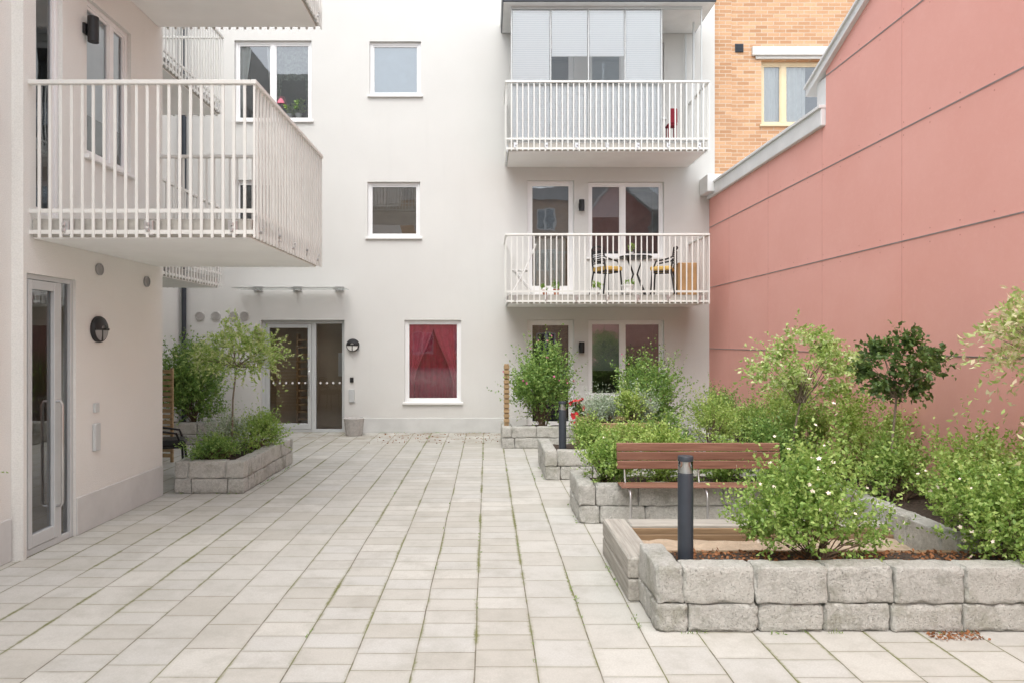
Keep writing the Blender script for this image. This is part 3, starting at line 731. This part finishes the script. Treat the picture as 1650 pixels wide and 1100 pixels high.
# ------------------------------------------------------------------ bench
be=empty('park_bench',(2.15,6.75,0),label='brown slatted bench on bent steel legs by planter',cat='bench')
m=MB()
for i,z in enumerate((.55,.638,.726)): m.bbox(1.32,2.98,6.93+i*.012,6.965+i*.012,z,z+.082,.005)
mesh('backrest',m,'benchwood',be)
m=MB()
for i in range(2): m.bbox(1.32,2.98,6.70+i*.115,6.81+i*.115,.402,.418,.004)
mesh('seat',m,'benchwood',be)
for x in (1.40,2.15,2.90):
    m=MB(); m.tube([(x,6.66,0.01),(x,6.65,.30),(x,6.67,.36),(x,6.72,.386),(x,6.85,.388),(x,6.93,.42),(x,6.975,.58),(x,7.0,.80)],.012,10); m.tube([(x,6.66,.0),(x,6.66,.012)],.04,12); mesh('leg',m,'steel',be,smooth=True)

# ------------------------------------------------------------------ bollards
def bollard(loc,h=.72,label=''):
    x,y,z=loc; e=empty('bollard_light',loc,label=label,cat='bollard',group='bollard lights')
    r=.052
    m=MB(); m.lathe(loc,[(r,0),(r,h-.12),(r*.96,h-.115)],32); mesh('post',m,'anthracite',e,smooth=True)
    m=MB(); m.lathe((x,y,z+h-.114),[(r*.85,0),(r*.80,.01),(r*.38,.05),(r*.36,.08)],28); mesh('reflector',m,'lens',e,smooth=True)
    m=MB(); m.lathe((x,y,z+h-.113),[(r*.95,0),(r*.95,.079)],28); mesh('lamp_glass',m,'clear',e,smooth=True)
    m=MB(); m.lathe((x,y,z+h-.033),[(r,0),(r,.029),(r*.95,.033)],32); mesh('cap',m,'anthracite',e,smooth=True)
    return e
b=bollard((1.348,4.64,.34),.725,'dark grey bollard light standing in planter soil')
c=b.copy(); COL.objects.link(c); c['label']='dark grey bollard light beside a block planter'
for ch in list(b.children):
    k=ch.copy(); COL.objects.link(k); k.parent=c
c.location=(1.0,9.05,.33)
c.location=(1.03,9.33,.30)
# ------------------------------------------------------------------ foliage
rng=np.random.default_rng(5)
def nz(a): return a/np.maximum(np.linalg.norm(a,axis=-1,keepdims=True),1e-6)
def leafquads(P,D,Ln,Wd):
    n=len(P); R=nz(rng.normal(size=(n,3))); S=nz(np.cross(D,R))*Wd[:,None]
    Nn=nz(np.cross(S,D)); fold=Nn*Wd[:,None]*.5
    V=np.empty((n,4,3)); V[:,0]=P; V[:,1]=P+D*(Ln*.45)[:,None]+S+fold; V[:,2]=P+D*Ln[:,None]-fold*.6; V[:,3]=P+D*(Ln*.45)[:,None]-S+fold
    return V.reshape(-1,3),np.arange(n*4).reshape(n,4)
def sprigs(center,rad,n,lumps=12,up=.5,slen=.14,lpn=14,leaf=.03,lw=.3,spread=.34,zmin=None,zmax=None,wild=.0,droop=0,side=.65,low=.5,lc=None):
    c=np.array(center); rad=np.array(rad)
    if lc is None:
        lc=nz(rng.normal(size=(lumps,3)))*rng.uniform(.25,.85,size=(lumps,1)); lc[:,2]=np.abs(lc[:,2])*np.where(rng.random(lumps)<low,-1,1)
    else: lc=np.array(lc); lumps=len(lc)
    k=rng.integers(0,lumps,n); sz=rng.uniform(.6,1.2,lumps)*spread
    q=lc[k]+rng.normal(size=(n,3))*sz[k][:,None]
    ln=np.linalg.norm(q,axis=1,keepdims=True); q=np.where(ln>1.0,q/ln*rng.uniform(.8,1.1,size=(n,1)),q)
    P=c+q*rad
    D=nz(nz(q)*.7+np.array([0,0,up])+rng.normal(size=(n,3))*.45)
    SL=slen*rng.uniform(.5,1.3,n)
    if wild: 
        w=rng.random(n)<wild; SL[w]*=2.0
    t=(np.arange(lpn)+.5)/lpn
    T=np.tile(t,(n,1))+rng.uniform(-.03,.03,size=(n,lpn))
    PP=P[:,None,:]+D[:,None,:]*(SL[:,None]*T)[:,:,None]; PP[:,:,2]-=droop*(SL[:,None]*T)**2
    DD=nz(D[:,None,:]*(1-side)+rng.normal(size=(n,lpn,3))*side*.8)
    PP=PP.reshape(-1,3); DD=DD.reshape(-1,3)
    if zmin is not None: m=PP[:,2]>zmin; PP=PP[m]; DD=DD[m]
    Ln=leaf*rng.uniform(.6,1.25,len(PP)); V,Fc=leafquads(PP,DD,Ln,Ln*lw)
    tips=P+D*SL[:,None]
    return V,Fc,tips,q,P
def stems(base,targets,r0,mb,n=5,jit=.05):
    b=Vector(base)
    for t in targets:
        t=Vector(t); m=(b*.5+t*.5)+Vector((random.uniform(-jit,jit),random.uniform(-jit,jit),random.uniform(0,jit)))
        o=Vector((random.uniform(-.06,.06),random.uniform(-.06,.06),0))
        mb.tube([b+o,b*.7+m*.3+o*.6,m,m*.5+t*.5,t],r0,n,0,False,r0*.25)
def flowers(tips,q,count,r,zmin):
    sel=np.where((np.linalg.norm(q,axis=1)>.55)&(tips[:,2]>zmin))[0]; sel=rng.choice(sel,min(count,len(sel)),replace=False)
    V=[];Fc=[]
    for i in sel:
        p=tips[i]; d=nz((q[i]+np.array([0,-.5,.5])+rng.normal(size=3)*.35)[None])[0]; a=nz(np.cross(d,[.3,.2,.9])[None])[0]; b=np.cross(d,a); o=len(V)
        V.append(p-d*r*.25); rs=r*rng.uniform(.6,1.1)
        for kk in range(10):
            th=2*math.pi*kk/10; rr=rs*(1 if kk%2==0 else .62)*rng.uniform(.9,1.1); V.append(p+a*math.cos(th)*rr+b*math.sin(th)*rr)
        for kk in range(10): Fc.append((o,o+1+kk,o+1+(kk+1)%10))
    return (np.array(V),np.array(Fc)) if V else None
def shrub(x,y,zb,rx,ry,h,n,mat='leaf_bright',leaf=.03,lw=.3,lpn=14,slen=.14,lumps=14,up=.6,fl=None,label='',wild=.15,droop=0,name='shrub',cat='shrub',group='courtyard shrubs',side=.65,spread=.30,low=.45):
    e=empty(name,(x,y,zb),label=label,cat=cat,group=group)
    c=(x,y,zb+h*.5); V,Fc,tips,q,P=sprigs(c,(rx,ry,h*.52),n,lumps,up,slen,lpn,leaf,lw,spread,zmin=zb+.01,wild=wild,droop=droop,side=side,low=low)
    mesh('foliage',(V,Fc),mat,e)
    mb=MB(); stems((x,y,zb-.02),[tuple(P[i]) for i in rng.choice(len(P),min(40,len(P)),replace=False) if P[i][2]>zb+.05],.007,mb)
    mesh('branches',mb,'stem',e)
    if fl:
        f=flowers(tips,q,fl[0],fl[1],zb+.08)
        if f: mesh('blossoms',f,fl[2],e)
    return e
def tree(x,y,zb,trunk_h,crown,rad,n,mat,leaf,lw,lpn,slen,up,label,r=.022,droop=0,lumps=12,wild=.3,side=.6,spread=.30,lc=None):
    e=empty('tree',(x,y,zb),label=label,cat='tree',group='young standard trees')
    V,Fc,tips,q,P=sprigs(crown,rad,n,lumps,up,slen,lpn,leaf,lw,spread,wild=wild,droop=droop,side=side,low=.35,lc=lc)
    mesh('crown',(V,Fc),mat,e)
    mb=MB(); top=Vector((crown[0]*.8+x*.2,crown[1],zb+trunk_h)); b=Vector((x,y,zb-.03))
    mb.tube([b,b.lerp(top,.3)+Vector((.012,0,0)),b.lerp(top,.65)-Vector((.01,.01,0)),top],r,10,0,True,r*.6)
    stems(tuple(top),[tuple(P[i]) for i in rng.choice(len(P),min(26,len(P)),replace=False)],r*.42,mb,5,.04)
    mesh('trunk',mb,'bark',e,smooth=True)
    return e
WH='petal_white'
shrub(2.27,4.72,.34,.54,.36,.66,880,'leaf_bright',.033,.3,13,.16,26,1.0,(55,.017,WH),'bushy green cinquefoil shrub with pale flowers in planter',spread=.22,low=.5,wild=.4)
shrub(3.58,4.70,.34,.46,.36,.62,820,'leaf_bright',.033,.3,13,.16,24,1.0,(55,.017,WH),'bushy green cinquefoil shrub with pale flowers in planter',spread=.22,low=.5,wild=.4)
shrub(3.80,4.42,.34,.32,.18,.28,240,'leaf_bright',.026,.3,13,.12,8,.1,(18,.014,WH),'low flowering shrub spilling over block edge',droop=2)
shrub(4.02,5.55,.37,.36,.42,.62,460,'leaf_yellow',.036,.3,13,.19,12,1.1,(10,.013,WH),'green cinquefoil shrub against the red wall',wild=.4,spread=.22)
shrub(3.85,6.35,.37,.33,.32,.48,340,'leaf_bright',.038,.3,13,.17,12,1.0,None,'leafy green shrub against the red wall',wild=.35,spread=.22)
shrub(4.0,7.2,.37,.34,.34,.82,400,'leaf_yellow',.038,.3,13,.24,12,1.2,(10,.014,WH),'upright green shrub against the red wall',wild=.4,spread=.22)
shrub(3.80,8.1,.37,.34,.34,.56,330,'leaf_bright',.040,.3,13,.22,11,1.0,None,'leafy green shrub against the red wall',wild=.4,spread=.22)
shrub(3.97,9.1,.37,.34,.36,.78,330,'leaf_yellow',.040,.3,12,.24,11,1.2,None,'leafy green shrub against the red wall',wild=.4,spread=.22)
shrub(3.9,10.2,.37,.36,.38,.46,300,'leaf_bright',.038,.3,12,.18,11,.9,None,'leafy green shrub against the red wall',spread=.24)
shrub(3.9,11.1,.37,.36,.38,.54,280,'leaf_mid',.038,.3,12,.18,11,.8,None,'leafy green shrub against the red wall',spread=.24)
shrub(1.27,7.30,.31,.26,.24,.42,370,'leaf_bright',.033,.3,13,.15,10,.9,(8,.012,WH),'rounded green shrub beside the bench',wild=.3)
shrub(1.86,7.42,.31,.34,.25,.56,380,'leaf_yellow',.035,.3,13,.18,12,1.0,None,'rounded green shrub behind the bench',wild=.4,spread=.24)
shrub(2.58,7.38,.31,.30,.25,.36,300,'leaf_bright',.034,.3,13,.15,12,.8,None,'rounded green shrub behind the bench',wild=.25)
shrub(3.10,7.42,.31,.26,.25,.58,330,'leaf_mid',.035,.3,13,.18,12,1.0,None,'rounded green shrub behind the bench',wild=.4,spread=.24)
shrub(1.48,9.65,.31,.28,.28,.40,280,'leaf_bright',.034,.3,12,.15,10,.8,None,'low green shrub in block planter',wild=.25)
shrub(2.0,9.5,.31,.26,.28,.34,260,'leaf_yellow',.034,.3,12,.15,10,.8,None,'low green shrub in block planter')
shrub(2.62,9.7,.31,.30,.30,.42,290,'leaf_mid',.034,.3,12,.15,10,.8,None,'low green shrub in block planter')
shrub(3.14,9.5,.31,.24,.28,.74,280,'leaf_yellow',.034,.3,12,.20,10,1.0,None,'upright green shrub in block planter',wild=.35)
shrub(1.88,10.75,.55,.32,.3,.34,500,'leaf_grey',.042,.14,12,.19,8,1.4,None,'clump of grey green lavender in timber bed',name='lavender_plant',cat='lavender')
shrub(2.40,10.75,.55,.26,.3,.36,440,'leaf_grey',.042,.14,12,.19,8,1.4,None,'clump of grey green lavender in timber bed',name='lavender_plant',cat='lavender')
shrub(2.18,10.5,.55,.2,.2,.44,180,'leaf_yellow',.04,.3,12,.15,7,1,None,'yellow green shrub between lavender')
shrub(1.00,12.2,.31,.50,.4,1.34,800,'leaf_mid',.046,.32,13,.26,18,1.0,(30,.026,'petal_pink'),'tall rose of sharon shrub beside garden door',wild=.4,spread=.24)
shrub(2.98,12.2,.31,.56,.4,1.22,760,'leaf_mid',.046,.32,13,.26,18,1.0,(10,.024,'petal_pink'),'tall green shrub in front of ground floor window',wild=.4,spread=.24)
shrub(1.62,11.62,.36,.13,.10,.54,130,'leaf_dark',.035,.4,10,.10,6,.9,(60,.055,'petal_red'),'red flowering rose bush by the door',name='rose_bush')
shrub(3.9,12.2,.31,.38,.3,.62,300,'leaf_mid',.035,.3,12,.18,10,.9,None,'green shrub near red wall corner')
shrub(-5.42,12.6,.31,.60,.4,1.4,1100,'leaf_mid',.047,.32,14,.24,18,.8,None,'tall dense green shrub by the wall',wild=.3,spread=.27)
shrub(-3.50,8.60,.32,.28,.26,.32,400,'leaf_mid',.030,.25,13,.13,10,.7,None,'low spreading green shrub in block planter')
shrub(-3.22,9.5,.32,.32,.5,.44,520,'leaf_bright',.032,.25,13,.15,12,.7,None,'low spreading green shrub in block planter')
shrub(-3.55,9.1,.32,.22,.3,.46,200,'leaf_grey',.035,.18,13,.16,8,1.1,None,'grey green herb in block planter')
ul=[(-.85,0,-.3),(-.5,.4,.3),(-.45,-.5,-.1),(-.1,0,.8),(.1,.5,.1),(.15,-.5,.35),(.5,.2,.0),(.6,-.4,.4),(.95,.1,-.2),(-.25,-.1,-.4),(.3,0,-.5)]
tree(-3.42,9.05,.32,1.18,(-3.30,9.05,1.70),(.52,.45,.32),330,'leaf_willow',.052,.22,14,.17,.3,'young variegated willow with airy pale crown',.015,droop=.9,wild=.3,spread=.19,lc=ul)
ta=[(-.8,0,-.15),(-.4,.3,.3),(-.35,-.4,-.1),(.0,0,.75),(.25,-.4,.1),(.5,.2,.5),(.85,0,.05),(.5,-.2,-.6),(-.15,.2,-.5)]
tree(3.28,7.5,.37,.80,(3.48,7.5,1.56),(.52,.38,.36),340,'leaf_willow',.048,.28,13,.15,.25,'small light green standard tree by red wall',.017,droop=.6,wild=.25,spread=.18,lc=ta)
td=[(-.8,0,-.1),(-.3,.3,.5),(-.2,-.3,.0),(.15,0,.75),(.4,-.3,-.05),(.85,.1,.3),(.5,.2,-.65),(-.4,0,-.7)]
tree(3.72,6.35,.37,.95,(3.83,6.35,1.62),(.34,.30,.27),240,'leaf_dark',.052,.34,10,.10,.0,'small dark leaved standard tree by red wall',.016,wild=.2,spread=.17,lc=td)
tree(3.98,4.85,.37,1.3,(3.92,4.8,1.86),(.42,.38,.34),260,'leaf_pale',.055,.2,14,.22,.1,'variegated willow with pale pink leaf tips',.018,droop=1.6,wild=.35,spread=.22)

# ------------------------------------------------------------------ small objects
def cafe_chair(x,y,z,yaw,seatmat='wicker',label='black metal cafe chair with yellow seat',h=.86):
    e=empty('cafe_chair',(x,y,z),label=label,cat='chair',group='cafe chairs')
    ca,sa=math.cos(yaw),math.sin(yaw); R=lambda p:(x+p[0]*ca-p[1]*sa,y+p[0]*sa+p[1]*ca,z+p[2])
    m=MB(R)
    for sx in (-.19,.19):
        m.tube([(sx*1.15,-.2,0),(sx,-.17,.44),(sx*1.1,-.1,.62),(sx*1.15,.12,.66),(sx,.2,.7),(sx*.9,.22,h)],.016,7)
        m.tube([(sx*1.15,.24,0),(sx,.17,.44),(sx,.2,.66)],.016,7)
    m.tube([(-.17,.22,h),(-.08,.26,h+.03),(.08,.26,h+.03),(.17,.22,h)],.016,7)
    m.tube([(-.19,-.17,.43),(.19,-.17,.43),(.19,.17,.43),(-.19,.17,.43),(-.19,-.17,.43)],.014,7)
    mesh('chair_frame',m,'black',e)
    m=MB(R); m.bbox(-.215,.215,-.21,.185,.445,.53,.02); mesh('seat',m,seatmat,e)
    m=MB(R)
    for i in range(7):
        zz=.58+i*.038; m.tube([(-.17,.21,zz),(-.09,.245,zz),(.09,.245,zz),(.17,.21,zz)],.014,5)
    mesh('backrest',m,'black',e)
zf=2.71
cafe_chair(2.26,12.9,zf,-1.1+math.pi); cafe_chair(3.32,12.9,zf,1.2+math.pi)
tbm=empty('cafe_table',(2.82,13.0,zf),label='round black cafe table on balcony',cat='table')
m=MB(); m.lathe((2.82,13.0,zf+.71),[(.31,0),(.32,.01),(.31,.03)],28); mesh('table_top',m,'black',tbm)
m=MB()
for q in range(4):
    a=q*math.pi/2+.6; m.tube([(2.82+.26*math.cos(a),13.0+.26*math.sin(a),zf),(2.82+.05*math.cos(a),13.0+.05*math.sin(a),zf+.4),(2.82+.2*math.cos(a),13.0+.2*math.sin(a),zf+.72)],.016,6)
mesh('table_leg',m,'black',tbm)
m=MB(); m.bbox(3.62,3.98,12.95,13.3,zf,zf+.62,.012); m.box(3.64,3.96,12.943,12.949,zf+.03,zf+.29); m.box(3.64,3.96,12.943,12.949,zf+.33,zf+.59); m.lathe((3.8,12.93,zf+.45),[(.01,0),(.01,.02)],8)
mesh('storage_box',m,'cardboard',loc=(3.8,13.1,zf),label='light wooden storage cabinet on the balcony',cat='cabinet')
fc=empty('folding_chair',(.68,12.95,zf),label='white slender folding chair seen side on',cat='chair')
# seen from the side: crossed legs, slanted back, thin seat
m=MB()
for dy in (12.78,13.14):
    m.tube([(.45,dy,zf),(.70,dy,zf+.44),(.92,dy,zf+.95)],.016,6); m.tube([(.90,dy,zf),(.52,dy,zf+.46)],.016,6)
m.tube([(.45,12.78,zf+.02),(.45,13.14,zf+.02)],.012,6); m.tube([(.90,12.78,zf+.02),(.90,13.14,zf+.02)],.012,6)
mesh('leg',m,'white',fc)
m=MB()
for i in range(5): m.bbox(.46+i*.065,.51+i*.065,12.79,13.13,zf+.455,zf+.475,.003)
mesh('seat',m,'white',fc)
m=MB()
for i in range(4): m.bbox(.79+i*.036,.805+i*.036,12.80,13.12,zf+.64+i*.085,zf+.70+i*.085,.003)
mesh('backrest',m,'white',fc)
def potplant(x,y,z,r,h,pm,lm,ph,label,n=60,leaf=.06):
    e=empty('potted_plant',(x,y,z),label=label,cat='potted plant',group='balcony plants')
    m=MB(); m.lathe((x,y,z),[(r*.7,0),(r,h),(r*1.06,h),(r*1.06,h*.86+.002),(r*.9,h*.98)],18); mesh('pot',m,pm,e,smooth=True)
    V,Fc,t,q,P=sprigs((x,y,z+h+ph*.45),(r*1.5,r*1.5,ph*.5),n,6,.9,ph*.4,8,leaf,.28,zmin=z+h*.9); mesh('foliage',(V,Fc),lm,e)
potplant(1.3,12.85,zf,.06,.11,'terracotta','leaf_mid',.12,'small plant in terracotta pot on balcony floor',14,.05)
potplant(1.08,12.8,zf,.05,.09,'terracotta','leaf_mid',.10,'small plant in terracotta pot on balcony floor',10,.05)
potplant(2.05,12.7,zf,.05,.11,'white','leaf_bright',.14,'small plant in white pot on balcony floor',14,.05)
potplant(2.62,12.75,zf+.0,.12,.18,'white','leaf_mid',.08,'small plant in wide white pot on balcony floor',10,.05)
potplant(2.75,13.0,zf+.744,.04,.08,'white','leaf_bright',.16,'herb in white pot on cafe table',14,.04)
potplant(-3.86,13.97,6.39,.07,.10,'white','leaf_mid',.22,'leafy house plant standing inside the window',50,.06)
potplant(-4.05,13.99,6.39,.06,.10,'white','leaf_bright',.15,'small house plant standing inside the window',30,.05)
m=MB(); m.lathe((-4.20,13.965,6.68),[(.11,0),(.06,.15)],20); m.lathe((-4.20,13.965,6.37),[(.06,0),(.05,.02),(.012,.04),(.012,.32)],14)
mesh('table_lamp',m,'pinkshade',loc=(-4.20,13.965,6.37),smooth=True,label='pink shaded table lamp standing inside the window',cat='lamp')
m=MB(); m.lathe((-2.62,13.42,0),[(.15,0),(.16,.03),(.19,.3),(.205,.34),(.19,.345),(.17,.32),(.16,.2)],28)
for k in range(14):
    a=2*math.pi*k/14; m.tube([(-2.62+.165*math.cos(a),13.42+.165*math.sin(a),.04),(-2.62+.195*math.cos(a),13.42+.195*math.sin(a),.3)],.008,5)
mesh('flower_pot',m,'pot',loc=(-2.62,13.42,0),smooth=True,label='empty ribbed concrete pot beside entrance door',cat='pot')
cafe_chair(-4.30,9.25,0,1.9,'black','black folding garden chair near slatted screen',.84)
def trellis(x0,x1,y,z0,z1,label,mt='yellowwood'):
    e=empty('trellis_screen',((x0+x1)/2,y,z0),label=label,cat='trellis',group='wooden trellis screens')
    m=MB()
    for x in (x0,x1-.04): m.bbox(x,x+.04,y,y+.04,z0,z1,.004)
    mesh('post',m,mt,e)
    m=MB(); z=z0+.08
    while z<z1-.03: m.bbox(x0-.01,x1+.01,y-.022,y-.002,z,z+.055,.003); z+=.085
    mesh('slats',m,mt,e)
trellis(-5.6,-4.80,10.42,0,1.44,'slatted wooden screen beside green shrub')
trellis(.30,.38,11.98,.35,1.45,'narrow wooden screen post beside shrub')
m=MB()
for i in range(5): m.box(1.95+i*.09,2.0+i*.09,11.5,11.53,.35,.72)
m.box(1.93,2.38,11.5,11.53,.68,.73); mesh('garden_seat',m,'navy',loc=(2.15,11.5,.35),label='dark slatted garden seat behind lavender',cat='chair')
def scatter(name,n,x0,x1,y0,y1,z,leaf,mat,label,cat,up=.1):
    P=np.stack([rng.uniform(x0,x1,n),rng.uniform(y0,y1,n),z+rng.uniform(0,.012,n)],1); D=nz(rng.normal(size=(n,3))*[1,1,.15]+[0,0,up]); Ln=leaf*rng.uniform(.5,1.4,n)
    V,Fc=leafquads(P,D,Ln,Ln*.3); mesh(name,(V,Fc),mat,loc=((x0+x1)/2,(y0+y1)/2,z),label=label,cat=cat,kind='stuff')
scatter('fallen_leaves',160,2.75,3.1,4.2,4.31,.004,.022,'dry','brown fallen leaves beside the block planter','leaves')
scatter('mulch',1600,1.3,4.4,4.5,4.86,.345,.03,'dry','brown bark mulch on the planter soil','mulch')
scatter('leaf_litter',260,-2.2,.9,12.3,13.7,.004,.03,'dry','dry leaf litter scattered on paving by facade','leaves')
P=[]
for (a,b) in (((1.07,4.3),(4.4,4.3)),((.98,4.4),(.98,5.9)),((.75,9.06),(.75,10)),((.91,6.9),(.91,7.7)),((-3.8,8.26),(-2.95,8.26)),((-2.9,8.3),(-2.9,10.3)),((-2.5,13.76),(.2,13.76))):
    L=math.dist(a,b); n=int(L*26)
    t=rng.random(n); k=(np.sin(t*L*7+a[0])>-.2); t=t[k]
    for q in t: P.append((a[0]+(b[0]-a[0])*q+rng.normal()*.006,a[1]+(b[1]-a[1])*q+rng.normal()*.006,.002))
for i in range(600):
    col=rng.choice([-3,-1,0,1,2,2,4,5,5,8]); x=(col+57)*.35-20.02+rng.normal()*.003; y=2.2+11.4*rng.random()**1.1
    if math.sin(y*3.1+col*2.3)+math.sin(y*1.3+col)>.5 and (x<.75): P.append((x,y,.001))
P=np.repeat(np.array(P),3,0)+rng.normal(size=(len(P)*3,3))*[.005,.006,0]; D=nz(rng.normal(size=(len(P),3))*.6+[0,0,.8]); Ln=.022*rng.uniform(.4,1.3,len(P))
V,Fc=leafquads(P,D,Ln,Ln*.15); mesh('weeds',(V,Fc),'leaf_mid',loc=(0,6,0),label='thin weeds and grass growing in joints',cat='weeds',kind='stuff')
shrub(-4.02,5.35,.74,.05,.16,.13,40,'leaf_mid',.025,.3,10,.06,5,.6,(14,.014,'petal_pink'),'pink flowers on the window sill',name='sill_flowers',cat='flowers')

# ------------------------------------------------------------------ light & camera
wd=bpy.data.worlds.new('World'); scene.world=wd; wd.use_nodes=True; nt=wd.node_tree; bg=nt.nodes['Background']
sky=nt.nodes.new('ShaderNodeTexSky'); sky.sky_type='NISHITA'; sky.sun_disc=False; sky.sun_elevation=math.radians(60); sky.sun_rotation=math.radians(195)
sky.air_density=1.0; sky.dust_density=3.0; sky.ozone_density=1.0
hs=nt.nodes.new('ShaderNodeHueSaturation'); hs.inputs['Saturation'].default_value=.26; hs.inputs['Value'].default_value=1.0
nt.links.new(sky.outputs[0],hs.inputs['Color']); nt.links.new(hs.outputs[0],bg.inputs[0]); bg.inputs[1].default_value=.365
sl=bpy.data.lights.new('sun','SUN'); sl.energy=1.2; sl.angle=math.radians(45); sl.color=(1,.97,.91)
so=bpy.data.objects.new('sun',sl); COL.objects.link(so)
az=math.radians(195); el=math.radians(60)
d=Vector((math.sin(az)*math.cos(el),math.cos(az)*math.cos(el),math.sin(el)))
so.rotation_euler=d.to_track_quat('Z','Y').to_euler(); so.location=(0,0,20)
cam=bpy.data.cameras.new('camera'); cam.lens=24; cam.sensor_width=36; cam.shift_x=40/1650; cam.clip_end=500
co=bpy.data.objects.new('camera',cam); co.location=(0,0,1.84); co.rotation_euler=(math.radians(90),0,0); COL.objects.link(co); scene.camera=co
scene.view_settings.view_transform='Standard'; scene.view_settings.look='None'; scene.view_settings.exposure=0
